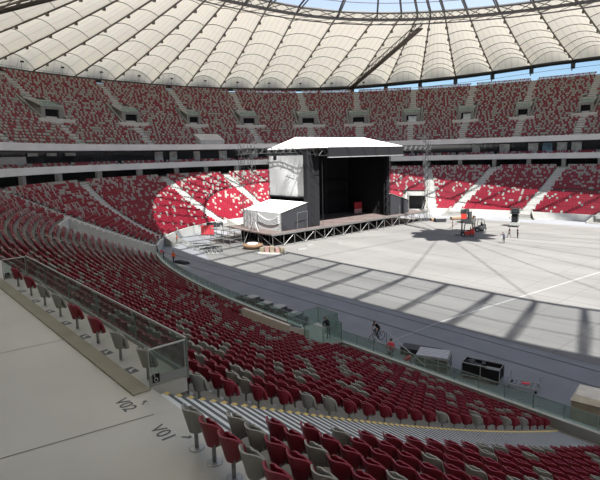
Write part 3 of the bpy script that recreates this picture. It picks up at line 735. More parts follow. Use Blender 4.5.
for ra, sr, lab in ((249.4,132.3,'rising above the stage roof from the rim to the inner ring'), (111.0,60.0,'in the top left corner under the membrane')):
    sx = s_rim(ra)
    e = thing('roof_catwalk', 'dark lattice catwalk beam '+lab, 'catwalk', P(sx,55,z_rim(sx)-1))
    mb = MB(); p0, p1 = Vector(rel(P(sx,55,z_rim(sx)-1.2), e)), Vector(rel(P(sr,.5,z_ring(sr)-1.6), e)); A_ = [p0.lerp(p1, i/20) for i in range(21)]
    n_ = (p1-p0).normalized(); tg = Vector((-n_[1], n_[0], 0)).normalized()
    for o1 in (-.7,.7):
        for o2 in (-.45,.55): mb.tube([p+tg*o1+Vector((0,0,o2)) for p in A_], .13, 5)
    mb.build('chord', M['roof_steel'], e)
    mb = MB()
    for i in range(20):
        for o1 in (-.7,.7): mb.tube([A_[i]+tg*o1+Vector((0,0,-.45)), A_[i+1]+tg*o1+Vector((0,0,.55))], .08, 4)
        mb.tube([A_[i]-tg*.7+Vector((0,0,-.45)), A_[i+1]+tg*.7+Vector((0,0,-.45))], .08, 4)
    mb.build('lattice', M['roof_steel'], e)
    mb = MB()
    for i in range(20):
        p, q = A_[i], A_[i+1]; mb.hexa([p-tg*.6-Vector((0,0,.4)),p+tg*.6-Vector((0,0,.4)),q+tg*.6-Vector((0,0,.4)),q-tg*.6-Vector((0,0,.4)),p-tg*.6-Vector((0,0,.32)),p+tg*.6-Vector((0,0,.32)),q+tg*.6-Vector((0,0,.32)),q-tg*.6-Vector((0,0,.32))])
    mb.build('walkway', M['roof_steel'], e)
# hub with the folded inner roof, held by cables in the open centre
hub = thing('roof_hub', 'bundle of folded white membrane hung from cables over the pitch centre', 'roof hub', (XC,YC,40))
mb = MB(); rows = []
for z, r in ((0,.6),(.5,4.6),(2.5,6.4),(5,5.6),(7,2.5),(8,.8)):
    rows.append([(r*(1+.16*math.sin(11*a))*math.cos(a), r*(1+.16*math.sin(11*a))*math.sin(a), z) for a in [2*PI*j/66 for j in range(66)]])
mb.grid(rows, closed=True); mb.build('folded_membrane', M['white_fabric'], hub, True)
mb = MB(); mb.tube([(0,0,-3),(0,0,34)], [.3,.5], 8); mb.build('spire', M['steel'], hub)
for k in range(0, NB, 3):
    s = RN[k]; mb = MB(); mb.tube([(0,0,7), rel(P(s,-12.4,z_gl(s,-12.4)), hub)], .07, 4); mb.build('cable', M['roof_steel'], hub)
# small floodlights on the stand's top edge
kk = 0
for k in range(NB):
    a, b = NODE[k], NODE[(k+1) % NB]
    if not (62 < a < 122): continue
    s = a+(b-a)*.3; kk += 1
    e = thing('floodlight', 'small dark floodlight on a post at the top of the stand, %s from the left' % ORD[kk-1], 'floodlight', P(s,48.0,UZ[-1]), fr(s)[2]*0, 'floodlights along the top of the stand')
    mb = MB(); mb.tube([(0,0,0),(0,0,2.9)], .04, 6); mb.build('post', M['dark_steel'], e)
    n_ = fr(s); mb = MB(); mb.obox((-.3*n_[2],-.3*n_[3],3.1), (.34,.22,.18), math.atan2(n_[3], n_[2])+PI/2); mb.build('lamp_housing', M['dark_steel'], e)

# ------------------------------------------------------------------ stage
ST = thing('concert_stage', 'big outdoor concert stage with white roof and black opening on the pitch', 'stage', (-69,69,0))
O = ST.location
def sp(x, y, z): return (x-O.x, y-O.y, z-O.z)
def sbox(x0, x1, y0, y1, z0, z1, name, m, par=ST):
    mb = MB(); mb.box(sp(x0,y0,z0), sp(x1,y1,z1)); return mb.build(name, m, par)
dk = MB(); dk.box(sp(-76.5,48.6,1.95), sp(-62.6,90,2.15)); deck = dk.build('deck', M['deck'], ST)
mb = MB(); mb.box(sp(-62.6,48.5,1.9), sp(-62.5,90,2.18)); mb.build('edge_trim', M['alu'], deck)
ys = np.linspace(48.8, 89.8, 19)
for j, x in enumerate((-62.7,-66.5,-70.5)):
    for i, y in enumerate(ys):
        mb = MB(); mb.tube([sp(x,y,0), sp(x,y,1.95)], .055, 6); mb.box(sp(x-.12,y-.12,0), sp(x+.12,y+.12,.04)); mb.build('leg', M['alu'], ST)
for i in range(len(ys)-1):
    mb = MB(); a, b = (ys[i], ys[i+1]) if i % 2 else (ys[i+1], ys[i])
    mb.tube([sp(-62.7,a,.15), sp(-62.7,b,1.85)], .04, 5); mb.build('brace', M['alu'], ST)
    if i % 3 == 0:
        mb = MB(); mb.tube([sp(-62.7,ys[i],.2), sp(-66.5,ys[i],1.85)], .04, 5); mb.build('brace', M['alu'], ST)
mb = MB()
for z in (.18, 1.85): mb.tube([sp(-62.7,48.8,z), sp(-62.7,89.8,z)], .035, 5)
for x in (-66.5,-70.5): mb.tube([sp(x,48.8,1.85), sp(x,89.8,1.85)], .05, 5)
mb.build('ledger', M['alu'], ST)
sbox(-73,-72.8,50,89,0,1.95,'skirt', M['black'])
# house walls (black cloth inside, pale tarpaulin outside on the near side)
def tarp(name, pts, m, par=ST, sag=.25, nu=14, nv=10, th=.06):
    p = [Vector(sp(*q)) for q in pts]; nrm = (p[1]-p[0]).cross(p[3]-p[0]).normalized(); rr = []
    ph = rng.random()*6
    for i in range(nv+1):
        v = i/nv; rr.append([p[0].lerp(p[1],u/nu).lerp(p[3].lerp(p[2],u/nu), v) + nrm*(sag*math.sin(PI*v)*math.sin(PI*u/nu)*math.sin(ph+5*u/nu+2*v)) for u in range(nu+1)])
    mb = MB(); mb.grid(rr); mb.grid([[q-nrm*th for q in r][::-1] for r in rr])
    e1 = rr[0]+[r[-1] for r in rr[1:]]+rr[-1][::-1][1:]+[r[0] for r in rr[::-1][1:-1]]
    mb.grid([e1, [q-nrm*th for q in e1]], closed=True)
    return mb.build(name, m, par, True)
sw = tarp('side_wall', [(-75.6,58.6,7.0),(-65.4,58.6,7.0),(-65.4,58.6,14.3),(-75.6,58.6,14.3)], M['grey_fabric'])
mb = MB()
for pl in ([(-71.9,58.5,14.2),(-72.1,58.45,11.6),(-72.9,58.5,9.6),(-73.9,58.5,7.2)], [(-72.2,58.45,12.2),(-68.2,58.45,12.8),(-68.2,58.45,10.9),(-72.4,58.45,10.6),(-72.2,58.45,12.2)], [(-66.6,58.45,14.0),(-67.4,58.4,11),(-69.6,58.45,7.2)]):
    mb.tube([sp(*q) for q in pl], .035, 5)
mb.build('rope', M['grey_steel'], sw)
mb = MB(); mb.tube([sp(-75.6,58.5,7.05), sp(-65.4,58.5,7.05)], .16, 6); mb.build('bottom_pole', M['dkgrey'], sw)
sbox(-75.6,-65.4,58.9,59.1,2.15,14.3,'inner_drape', M['black'])
sbox(-76.2,-75.5,59,79.9,2.15,14.6,'back_drape', M['black'])
sbox(-75.6,-65.0,79.6,79.8,2.15,14.3,'inner_drape', M['black'])
mb = MB()
for i in range(26):
    y = 59.6+i*.22; mb.lathe(sp(-70.5+.9*math.sin(i*.2),y,2.15), [(.16,0),(.16,11.5)], 6)
mb.build('side_curtain', M['black'], ST)
sbox(-76.0,-64.6,59,79.6,14.0,14.25,'ceiling_cloth', M['black'])
# front lattice towers with black mesh
def lattice(mb, a, b, w=.5, n=12, r=.04, up=Vector((0,0,1))):
    a, b = Vector(a), Vector(b); d = (b-a).normalized(); u = d.cross(up)
    if u.length < .1: u = d.cross(Vector((1,0,0)))
    u.normalize(); v = u.cross(d).normalized(); C = [(-w,-w),(w,-w),(w,w),(-w,w)]
    for p, q in C: mb.tube([a+u*p+v*q, b+u*p+v*q], r, 4)
    for i in range(n):
        s0, s1 = a.lerp(b, i/n), a.lerp(b, (i+1)/n)
        for j in range(4):
            p, q = C[j], C[(j+1) % 4]
            if i % 2: p, q = q, p
            mb.tube([s0+u*p[0]+v*p[1], s1+u*q[0]+v*q[1]], r*.7, 4)
    return mb
for y, nm in ((58.7,0), (79.0,1)):
    mb = MB(); lattice(mb, sp(-64.4,y,2.15), sp(-64.4,y,15), .42, 16, .06); tw = mb.build('roof_tower', M['black'], ST)
    if nm == 0:
        sbox(-64.9,-64.0,57.5,60.3,2.15,15.0,'scrim', M['black'])
    else: sbox(-64.9,-64.4,78.8,79.6,2.15,14,'scrim', M['black'])
for y in (59.2, 79.4):
    mb = MB(); lattice(mb, sp(-75.8,y,0), sp(-75.8,y,15), .4, 14, .05); mb.build('roof_tower', M['dark_steel'], ST)
for y in (66, 72.5):
    mb = MB(); lattice(mb, sp(-75.2,y,2.15), sp(-75.2,y,14), .25, 12, .04); mb.build('rear_mast', M['dark_steel'], ST)
for z in (6.2, 9.0):
    mb = MB(); lattice(mb, sp(-75.0,69,z), sp(-75.0,79.4,z), .16, 14, .035); mb.build('rear_truss', M['dark_steel'], ST)
# roof: hipped white fabric, header band, side truss
rf = MB()
E = [(-76.0,58.6,15.5),(-61.6,58.2,15.6),(-61.6,80.1,15.6),(-76.6,80.1,15.5)]; RD = [(-69.2,59.6,17.45),(-69.2,77.6,17.45)]
V = [sp(*p) for p in E+RD] + [sp(p[0],p[1],p[2]-.12) for p in E]
rf.add(V, [(1,2,5,4),(2,3,5),(3,0,4,5),(0,1,4),(9,8,7,6),(0,6,7,1),(1,7,8,2),(2,8,9,3),(3,9,6,0)]); rf.build('roof_canopy', M['white_fabric'], ST)
hd = sbox(-61.75,-61.5,60.2,80.2,13.95,15.55,'header_band', M['black'])
sbox(-61.8,-61.45,60.2,80.2,13.80,13.95,'header_edge', M['steel'], hd)
mb = MB(); lattice(mb, sp(-75.8,58.5,14.9), sp(-62.2,58.3,14.9), .45, 18, .04); mb.build('side_truss', M['dark_steel'], ST)
mb = MB(); lattice(mb, sp(-62.4,58.4,14.7), sp(-62.4,80.2,14.7), .5, 24, .05); mb.build('front_truss', M['dark_steel'], ST)
# side wings
def wing(y0, y1, z0, z1, name, xb):
    e = empty(name); e.parent = ST
    x0, x1 = xb, -64.0
    tarp('top_sheet', [(x0,y0,z0),(x1,y0,z0),(x1,y1,z1),(x0,y1,z1)], M['white_fabric'], e, .08)
    sd = MB(); sd.box(sp(x0,y0-.06,2.15), sp(x1,y0,z0)); sd.build('side_sheet', M['grey_fabric'], e)
    if z1 > z0:
        fold = MB()
        for q in range(5):
            c = [(x1-.3-(x1-x0)*.55*u, y0-.12, z0-.5-.28*q-(1.9-.2*q)*math.sin(PI*u)*.55*(1-.3*u)) for u in [i/14 for i in range(15)]]
            fold.tube([sp(*p) for p in c], .09, 6)
        fold.build('draped_fold', M['grey_fabric'], e, True)
    f = MB(); f.hexa([sp(x1-.1,y0,2.15),sp(x1,y0,2.15),sp(x1,y1,2.15),sp(x1-.1,y1,2.15),sp(x1-.1,y0,z0),sp(x1,y0,z0),sp(x1,y1,z1),sp(x1-.1,y1,z1)]); f.build('front_sheet', M['dkgrey'], e)
    g = MB(); g.tube([sp(x1+.05,y0,2.15), sp(x1+.05,y0,z0)], .07, 6); g.tube([sp(x1+.05,y0,z0), sp(x1+.05,y1,z1)], .07, 6); g.build('frame', M['alu'], e)
wing(51.6, 57.6, 5.15, 6.45, 'side_wing', -74.5)
wing(85.3, 79.6, 4.8, 6.4, 'side_wing', -74.5)
# guard rails and bits standing on the deck edge
for y in (55.6, 57.0):
    pass
mb = MB(); mb.tube([sp(-62.9,54.2,2.15), sp(-62.9,54.2,5.0), sp(-62.9,56.4,5.2), sp(-62.9,56.4,2.15)], .05, 6); mb.build('deck_hoop', M['alu'], ST)
for y in (81.2, 83.6): mb = MB(); mb.tube([sp(-63,y,2.15), sp(-63,y,4.2)], .05, 6); mb.build('deck_post', M['alu'], ST)
for y in (60.3, 78.2): mb = MB(); mb.tube([sp(-63.2,y,2.15), sp(-63.2,y,13.5)], .03, 6); mb.build('hanging_cable', M['dark_steel'], ST)
# lattice towers and beams each side of the stage
def pa(y, side, lab, ytip):
    e = thing('speaker_tower', lab, 'tower', (-68.4 if side < 0 else -64,y,0), 0, 'lattice towers beside the stage')
    bx = -4 if side < 0 else 0
    mb = MB(); lattice(mb, (0,0,0), (0,0,18.5), .42, 22, .03); mb.build('mast', M['dark_steel'], e)
    mb = MB(); lattice(mb, (bx,.8,0), (bx,.8,16.6), .36, 22, .03); mb.build('mast', M['dark_steel'], e)
    mb = MB(); lattice(mb, (0,-1.5 if side < 0 else 1.5,15.2), (1.5 if side < 0 else 0,ytip-y,15.2), .42, 14, .05); lattice(mb, (bx,0,15.0), (0,0,15.0), .35, 6, .045); mb.build('beam', M['dark_steel'], e)
    mb = MB(); mb.box((-1.4,-1.4,0), (1.4,1.4,.25)); mb.build('base', M['dark_steel'], e)
    for dx, dy in ((2.3,0),(-2.3,.4),(0,-2.3),(0,2.3)):
        mb = MB(); mb.tube([(dx,dy,.05),(dx*.15,dy*.15,3.6)], .05, 5); mb.build('outrigger', M['alu'], e)
    mb = MB(); mb.tube([(.6,(ytip-y)*.55,14.7),(.6,(ytip-y)*.55,13.6)], .3, 6); mb.build('chain_hoist', M['black'], e)
pa(49.4, -1, 'lattice tower with lifting beam standing left of the stage', 57.4)
pa(91.0, 1, 'lattice tower with lifting beam standing right of the stage', 80.9)
b = thing('banner', 'red panel with a white foot standing on the black stage', 'banner', (-71.5,78.3,2.15))
mb = MB(); mb.box((-.1,-1.1,.9), (.1,1.1,2.3)); mb.build('panel', M['red_banner'], b)
mb = MB(); mb.box((-.12,-1.1,0), (.12,1.1,.9)); mb.build('foot', mat('pink_panel', (.60,.36,.34), .7), b)
bt = thing('boat_hull', 'brown rounded timber hull-like platform with a white cover beside the stage corner', 'platform', (-64.6,46.3,0), .25)
mb = MB(); mb.lathe((0,0,0), [(1.6,.15),(2.0,.4),(2.2,.8),(2.1,.9)], 20); mb.build('hull', M['wood'], bt, True); bt.scale = (.75,.75,.8)
mb = MB(); mb.lathe((-.4,.3,.9), [(1.2,0),(1.1,.16),(.4,.2)], 20); mb.build('cover', M['white_fabric'], bt, True)
sc = thing('scaffold_frame', 'loose scaffold frame leaning around the near stage corner', 'scaffold', (-72.6,46.6,0))
mb = MB()
for x in (-3,-1,1,3):
    for y in (-1.2, 1.0): mb.tube([(x,y,0),(x,y,2.7+.5*math.sin(x*3+y))], .05, 5)
for z in (1.0, 2.3):
    for y in (-1.2,1.0): mb.tube([(-3.3,y,z),(3.3,y,z)], .045, 5)
    for x in (-3,-1,1,3): mb.tube([(x,-1.3,z),(x,1.1,z)], .045, 5)
mb.build('pole', M['alu'], sc); mb = MB(); mb.box((-3,-1.2,2.3), (3,1.0,2.36)); mb.build('plank', M['steel'], sc)

# ------------------------------------------------------------------ barriers, pallets, equipment on the floor
for i, (x, y) in enumerate(((-82.8,48.0),(-82.4,48.45),(-82.0,48.9),(-81.6,49.35))):
    e = thing('crowd_barrier', 'tall red barrier sheet by the end stand, %s from the left' % ORD[i], 'barrier', (x,y,0), math.radians(45), 'red barrier sheets by the end stand')
    mb = MB(); mb.box((-.28,-.04,.15), (.28,.04,1.9)); mb.build('panel', M['red_banner'], e)
    for dx in (-.22,.22): mb = MB(); mb.box((dx-.05,-.3,0), (dx+.05,.3,.15)); mb.build('foot', M['dark_steel'], e)
def truss_piece(x, y, rz, i, ln=2.6):
    e = thing('truss_piece', 'aluminium staging piece lying in the heap left of the stage, %s along' % ORD[i], 'staging', (x,y,.05), rz, 'staging heap left of the stage')
    mb = MB(); lattice(mb, (-ln/2,0,.3+.1*(i % 3)), (ln/2,0,.3+.1*(i % 3)), .28, 7, .05); mb.build('truss', M['dark_steel'] if i % 2 else M['alu'], e)
    mb = MB(); mb.box((-ln/2,-.5,0), (ln/2,.5,.08)); mb.build('board', M['dkgrey'] if i % 2 else M['steel'], e)
for i in range(7): truss_piece(-72.4+1.15*i, 40.9-.22*i+.6*(i % 2), .5+.4*(i % 3), i)
for i in range(4):
    mb = MB(); mb.obox((0,0,.12), (1.1,.5,.12), 0); o = mb.build('pallet', M['steel'], loc=(-77.2+1.5*i,41.3-.3*i,0), rz=.3*i)
    tag(o, 'flat grey staging board on the floor left of the heap, %s from the end stand' % ORD[i], 'board', 'boards on the floor by the end stand')
p = thing('pallet_load', 'pallet with pale pink wrapped bundles on the floor before the stage', 'pallet', (-59.2,45.9,0), .5)
mb = MB(); mb.box((-2,-.8,0), (2,.8,.15)); mb.build('pallet', M['white'], p)
for i in range(5):
    mb = MB(); mb.obox((-1.5+.75*i,.1*(i % 2),.5), (.3,.5,.35+.12*(i % 3)), .2*i); mb.build('bundle', mat('pink_wrap', (.30,.18,.16), .6) if i % 2 else M['card'], p)
for i, (x, y) in enumerate(((-58.3,51.0),(-60,54.2),(-57.5,58.5))):
    mb = MB(); mb.box((-.7,-.25,0), (.7,.25,.14)); o = mb.build('plank_stack', M['steel'], loc=(x,y,.02), rz=1.2+.3*i); tag(o, 'low pale plank stack on the floor in front of the stage, %s from the corner' % ORD[i], 'planks', 'plank stacks before the stage')
for i, (x, y, c, w) in enumerate(((-59.9,90.6,'dkgrey',1.1),(-59.3,96.0,'wood',1.3),(-58.0,98.6,'wood',.9),(-61.8,91.4,'wood',.8))):
    e = thing('equipment_case', ('dark equipment case' if i == 0 else ('long timber platform' if i == 1 else 'short timber platform' if i == 2 else 'timber packing piece')) + ' lying right of the stage end', 'case', (x,y,0), .9)
    mb = MB(); mb.box((-w,-.7,.15), (w,.7,.75 if i == 0 else .5)); mb.build('body', M[c], e)
    mb = MB(); mb.box((-w,-.72,.75 if i == 0 else .5), (w,.72,.83 if i == 0 else .56)); mb.build('lid', M['steel'] if i == 0 else M['card'], e)
    for dx in (-.8,.8): mb = MB(); mb.box((dx*w-.1,-.6,0), (dx*w+.1,.6,.15)); mb.build('skid', M['dark_steel'], e)
for i, (s, t, c) in enumerate(((77.8,-.5,0),(79.8,-.6,1))):
    e = thing('equipment_rack', ('plain dark equipment box' if c == 0 else 'dark wheeled rack with gear') + ' against the white wall of the end stand', 'rack', P(s,t-.9,0), math.atan2(fr(s)[3], fr(s)[2]))
    mb = MB(); mb.box((-.5,-.9,.1), (.5,.9,1.6 if c == 0 else 1.3)); mb.build('body', M['dkgrey'], e)
    mb = MB()
    if c:
        for q in range(5): mb.obox((-.1,-.7+.35*q,1.4), (.3,.12,.15+.1*(q % 2)), .3*q)
    else: mb.box((-.55,-.8,1.6), (.5,.8,1.66))
    mb.build('top', M['steel'], e)
# flat dark cable ramps near the barrier corner
for i, (x, y) in enumerate(((-63.0,33.0),(-60.2,31.6))):
    mb = MB(); mb.hexa([(-1.3,-.5,0),(1.3,-.5,0),(1.3,.5,0),(-1.3,.5,0),(-1.1,-.35,.3),(1.1,-.35,.3),(1.1,.35,.3),(-1.1,.35,.3)])
    o = mb.build('cable_ramp', M['dkgrey'] if i == 0 else M['grey_steel'], loc=(x,y,0), rz=.1); tag(o, ('dark flat ramp beside the worker in orange' if i == 0 else 'grey flat ramp nearest the glass barrier corner'), 'ramp')
# long rows of stacked dark gear behind the glass, near the stand
for i in range(9):
    x, y = -40.6+1.1*i, 27.7-.05*i+.25*(i % 2)
    e = thing('flight_case', 'low dark gear crate behind the glass, %s from the left end of the line' % ORD[i], 'crate', (x,y,0), .08*(i % 3), 'gear crates behind the glass barrier')
    hh = .65+.22*((i*7) % 4)/3
    mb = MB(); mb.box((-.5,-.65,.1), (.5,.65,hh)); mb.build('body', M['dark_steel' if i % 3 else 'crate'], e)
    mb = MB(); mb.box((-.52,-.67,hh), (.52,.67,hh+.06)); mb.build('lid', M['grey_steel'] if i % 2 else M['dkgrey'], e)
    for dx in (-.4,.4): mb = MB(); mb.lathe((dx,0,0), [(.08,0),(.08,.1)], 8); mb.build('caster', M['rubber'], e)
tp = MB(); rr = []
for z, r in ((0,.9),(.25,.8),(.55,.35),(.62,.05)): rr.append([(r*(1+.2*math.sin(5*a))*math.cos(a), .7*r*math.sin(a), z) for a in [2*PI*j/20 for j in range(20)]])
tp.grid(rr, closed=True); o = tp.build('tarpaulin_heap', M['grey_steel'], None, True, (-36.2,29.0,0)); tag(o, 'crumpled dark tarpaulin heap beside the gear crates behind the glass', 'tarpaulin')
# the big silver-topped crate, low black case behind it
e = thing('storage_crate', 'olive steel crate with silver slatted lid behind the near glass barrier', 'crate', (-18.6,27.7,0), math.radians(24))
mb = MB(); mb.box((-1.05,-.75,.12), (1.05,.75,1.2)); cb = mb.build('body', M['crate'], e)
mb = MB()
for i in range(6): mb.box((-1.0,-.72+.25*i,1.2), (1.0,-.72+.25*i+.2,1.27))
mb.build('lid', M['chrome'], e)
mb = MB()
for x in (-1.05,-.4,.45,1.05): mb.box((x-.04,-.79,.1), (x+.04,-.75,1.22)); mb.box((x-.04,.75,.1), (x+.04,.79,1.22))
for z in (.2,.7,1.15): mb.box((-1.07,-.8,z-.03), (1.07,-.76,z+.03)); mb.box((1.05,-.75,z-.03), (1.09,.75,z+.03))
mb.build('frame', M['grey_steel'], e)
for dx in (-.85,.85):
    for dy in (-.6,.6): mb = MB(); mb.tube([(dx,dy-.04,.07),(dx,dy+.04,.07)], .07, 10); mb.build('caster', M['rubber'], e)
e = thing('flight_case', 'low black case on the track behind the silver-topped crate', 'case', (-20.6,29.2,0), math.radians(20))
mb = MB(); mb.box((-1.4,-.5,.08), (1.4,.5,.5)); mb.build('body', M['dkgrey'], e); mb = MB(); mb.box((-1.42,-.52,.5), (1.42,.52,.6)); mb.build('lid', M['dark_steel'], e)
for dx in (-1.2,1.2): mb = MB(); mb.lathe((dx,0,0), [(.08,0),(.08,.08)], 8); mb.build('caster', M['rubber'], e)
# black cart with rails
e = thing('equipment_cart', 'long black equipment cart with steel rails standing on the track', 'cart', (-15.7,28.9,0), math.radians(14))
mb = MB(); mb.box((-1.15,-.55,.2), (1.15,.55,.28)); mb.box((-1.15,-.55,.28), (1.15,-.49,.95)); mb.box((-1.15,.49,.28), (1.15,.55,1.0)); mb.box((-1.15,-.55,.28), (-1.09,.55,1.05)); mb.box((1.09,-.55,.28), (1.15,.55,.95)); mb.build('tub', M['black'], e)
mb = MB()
for x in (-1.17,0,1.17):
    for y in (-.58,.58): mb.tube([(x,y,.1),(x,y,1.1)], .03, 6)
for z in (.25,1.08):
    mb.tube([(-1.17,-.58,z),(1.17,-.58,z),(1.17,.58,z),(-1.17,.58,z)], .028, 6, True)
mb.build('rail', M['steel'], e)
mb = MB()
for i in range(8): mb.obox((-.9+.13*i,.15*math.sin(i*2),.85+.1*math.sin(i)), (.22,.1,.12), .7*i)
mb.build('load', M['dark_steel'], e)
mb = MB(); mb.box((.15,-.4,.55), (1.0,.4,.75)); mb.build('load', M['grey_steel'], e)
for dx in (-1,1):
    for dy in (-.45,.45): mb = MB(); mb.tube([(dx,dy-.04,.1),(dx,dy+.04,.1)], .1, 12); mb.build('wheel', M['rubber'], e)
e = thing('platform_trolley', 'low steel platform trolley with corner posts on the track', 'trolley', (-13.3,29.5,0), math.radians(14))
mb = MB(); mb.tube([(-.85,-.45,.25),(.85,-.45,.25),(.85,.45,.25),(-.85,.45,.25)], .04, 6, True)
for i in range(5): mb.tube([(-.6+.3*i,-.45,.25),(-.6+.3*i,.45,.25)], .025, 5)
mb.build('frame', M['grey_steel'], e)
for x in (-.85,.85):
    for y in (-.45,.45): mb = MB(); mb.tube([(x,y,.2),(x,y,.75)], .025, 6); mb.build('corner_post', M['steel'], e); mb = MB(); mb.tube([(x*.9,y-.03,.08),(x*.9,y+.03,.08)], .08, 10); mb.build('wheel', M['rubber'], e)
mb = MB(); mb.obox((.1,.05,.3), (.22,.12,.03), .3); mb.build('red_tag', M['pink'], e)
for i, (x, y) in enumerate(((-12.5,27.4),(-11.5,27.2))):
    e = thing('ground_clamp', 'small steel clamp on the track behind the glass, %s the wrapped stack' % ('farther from' if i == 0 else 'closer to'), 'clamp', (x,y,0), .3)
    mb = MB(); mb.box((-.25,-.12,0), (.25,.12,.08)); mb.build('foot', M['dark_steel'], e); mb = MB(); mb.tube([(-.1,0,.08),(-.1,0,.3),(.15,0,.3)], .03, 6); mb.build('arm', M['grey_steel'], e)
e = thing('wrapped_stack', 'tall cardboard stack under cream plastic wrap by the end of the glass barrier', 'cardboard stack', (-8.75,28.3,0), math.radians(10))
mb = MB(); mb.box((-1.15,-.85,.12), (1.15,.85,1.35)); mb.build('carton', M['card'], e)
mb = MB(); mb.hexa([(-1.2,-.9,1.3),(1.2,-.9,1.3),(1.2,.9,1.3),(-1.2,.9,1.3),(-1.0,-.7,1.62),(1.05,-.75,1.58),(1.0,.7,1.66),(-1.05,.75,1.6)]); mb.build('wrap', M['plasticwrap'], e)
mb = MB(); mb.box((-1.2,-.9,0), (1.2,.9,.12)); mb.build('pallet', M['wood'], e)
mb = MB(); mb.hexa([(-1.0,-.6,0),(1.0,-.6,0),(1.0,.6,0),(-1.0,.6,0),(-.8,-.5,.45),(.9,-.5,.5),(.85,.5,.4),(-.8,.45,.35)])
o = mb.build('sheet_bundle', M['white_fabric'], None, True, (-8.1,26.3,0), .3); tag(o, 'folded pale sheet bundle on the track below the wrapped stack', 'bundle')

# ------------------------------------------------------------------ machines
def wheel(mb_name, par, c, r, w, ax='y'):
    mb = MB(); d = Vector((0,w/2,0)) if ax == 'y' else Vector((w/2,0,0)); c = Vector(c)
    mb.tube([c-d, c+d], r, 16); o = mb.build(mb_name, M['rubber'], par)
    h = MB(); h.tube([c-d*1.06, c+d*1.06], r*.5, 12); h.build('hub', M['steel'], o)
def forklift(loc, rz, body, lab, h=1.0):
    e = thing('forklift', lab, 'forklift', loc, rz)
    mb = MB(); mb.hexa([(-1.35,-.6,.3),(.55,-.6,.3),(.55,.6,.3),(-1.35,.6,.3),(-1.25,-.55,1.15),(.3,-.5,.75),(.3,.5,.75),(-1.25,.55,1.15)]); mb.hexa([(-1.35,-.6,.35),(-.75,-.6,.35),(-.75,.6,.35),(-1.35,.6,.35),(-1.25,-.52,1.3),(-.7,-.52,1.25),(-.7,.52,1.25),(-1.25,.52,1.3)]); mb.build('chassis', body, e)
    mb = MB(); mb.box((-.65,-.25,.95), (-.15,.25,1.08)); mb.box((-.7,-.25,1.05), (-.6,.25,1.6)); mb.build('seat', M['black'], e)
    mb = MB()
    for y in (-.5,.5):
        mb.tube([(-1.05,y,1.2),(-.85,y,2.2),(.25,y,2.2),(.45,y,.8)], .05, 6)
    for x in (-.85,-.5,-.1,.25): mb.tube([(x,-.5,2.2),(x,.5,2.2)], .04, 6)
    mb.build('overhead_guard', M['dark_steel'], e)
    mb = MB()
    for y in (-.35,.35): mb.box((.7,y-.06,.1), (.85,y+.06,2.6*h))
    for z in (.5,1.4,2.55*h): mb.box((.72,-.35,z-.05), (.82,.35,z+.05))
    mb.build('mast', M['dark_steel'], e)
    mb = MB()
    for y in (-.3,.3): mb.box((.85,y-.06,.12), (1.95,y+.06,.17)); mb.box((.85,y-.06,.12), (.92,y+.06,.8))
    mb.build('fork', M['dark_steel'], e)
    for x, r in ((.45,.34),(-.95,.28)):
        for y in (-.55,.55): wheel('wheel', e, (x,y,r), r, .25)
    return e
forklift((-46.3,78.0,0), math.radians(205), M['red_paint'], 'red forklift with black mast on the pitch floor')
forklift((-47.6,84.0,0), math.radians(235), M['dark_steel'], 'dark forklift with pale roof behind the red forklift', 1.1)
e = thing('load_stack', 'dark gear stacked on a red box beyond the red forklift', 'stack', (-55.0,92.6,0), .4)
mb = MB(); mb.box((-1.0,-.9,.2), (1.0,.9,.9)); mb.build('base', M['dark_steel'], e)
mb = MB(); mb.box((-1.0,-.8,.9), (.0,.8,1.9)); mb.build('red_box', M['red_paint'], e)
for i in range(6): mb = MB(); mb.obox((-.6+.6*(i % 3),-.4+.8*(i//3),2.3 if i % 3 < 2 else 1.6), (.26,.3,.4+.12*(i % 3)), .3*i); mb.build('gear', M['dark_steel'], e)
mb = MB(); mb.box((-1.1,-1,0), (1.1,1,.2)); mb.build('pallet', M['dark_steel'], e)
e = thing('scissor_lift', 'tall dark scissor lift behind the three people on the pitch', 'lift', (-45.4,93.4,0), .3)
mb = MB(); mb.box((-.75,-.95,.35), (.75,.95,.9)); mb.build('chassis', M['grey_steel'], e)
mb = MB()
for x in (-.5,.5):
    for q in range(3):
        z = .9+.55*q; mb.tube([(x,-.85,z),(x,.85,z+.55)], .06, 5); mb.tube([(x,.85,z),(x,-.85,z+.55)], .06, 5)
mb.build('scissor_arm', M['dark_steel'], e); mb = MB(); mb.box((-.45,-.75,.9), (.45,.75,2.5)); mb.build('folded_mast', M['black'], e)
mb = MB(); mb.box((-.75,-1.0,2.55), (.75,1.0,2.65))
for z in (3.1,3.7): mb.tube([(-.72,-.97,z),(.72,-.97,z),(.72,.97,z),(-.72,.97,z)], .04, 5, True)
for x in (-.72,.72):
    for y in (-.97,0,.97): mb.tube([(x,y,2.6),(x,y,3.7)], .04, 5)
mb.build('platform', M['dark_steel'], e)
mb = MB(); mb.box((-.55,-.8,2.65), (.55,.8,3.4)); mb.build('load', M['dkgrey'], e)
for x in (-.6,.6):
    for y in (-.7,.7): wheel('wheel', e, (x,y,.25), .25, .2, 'x')

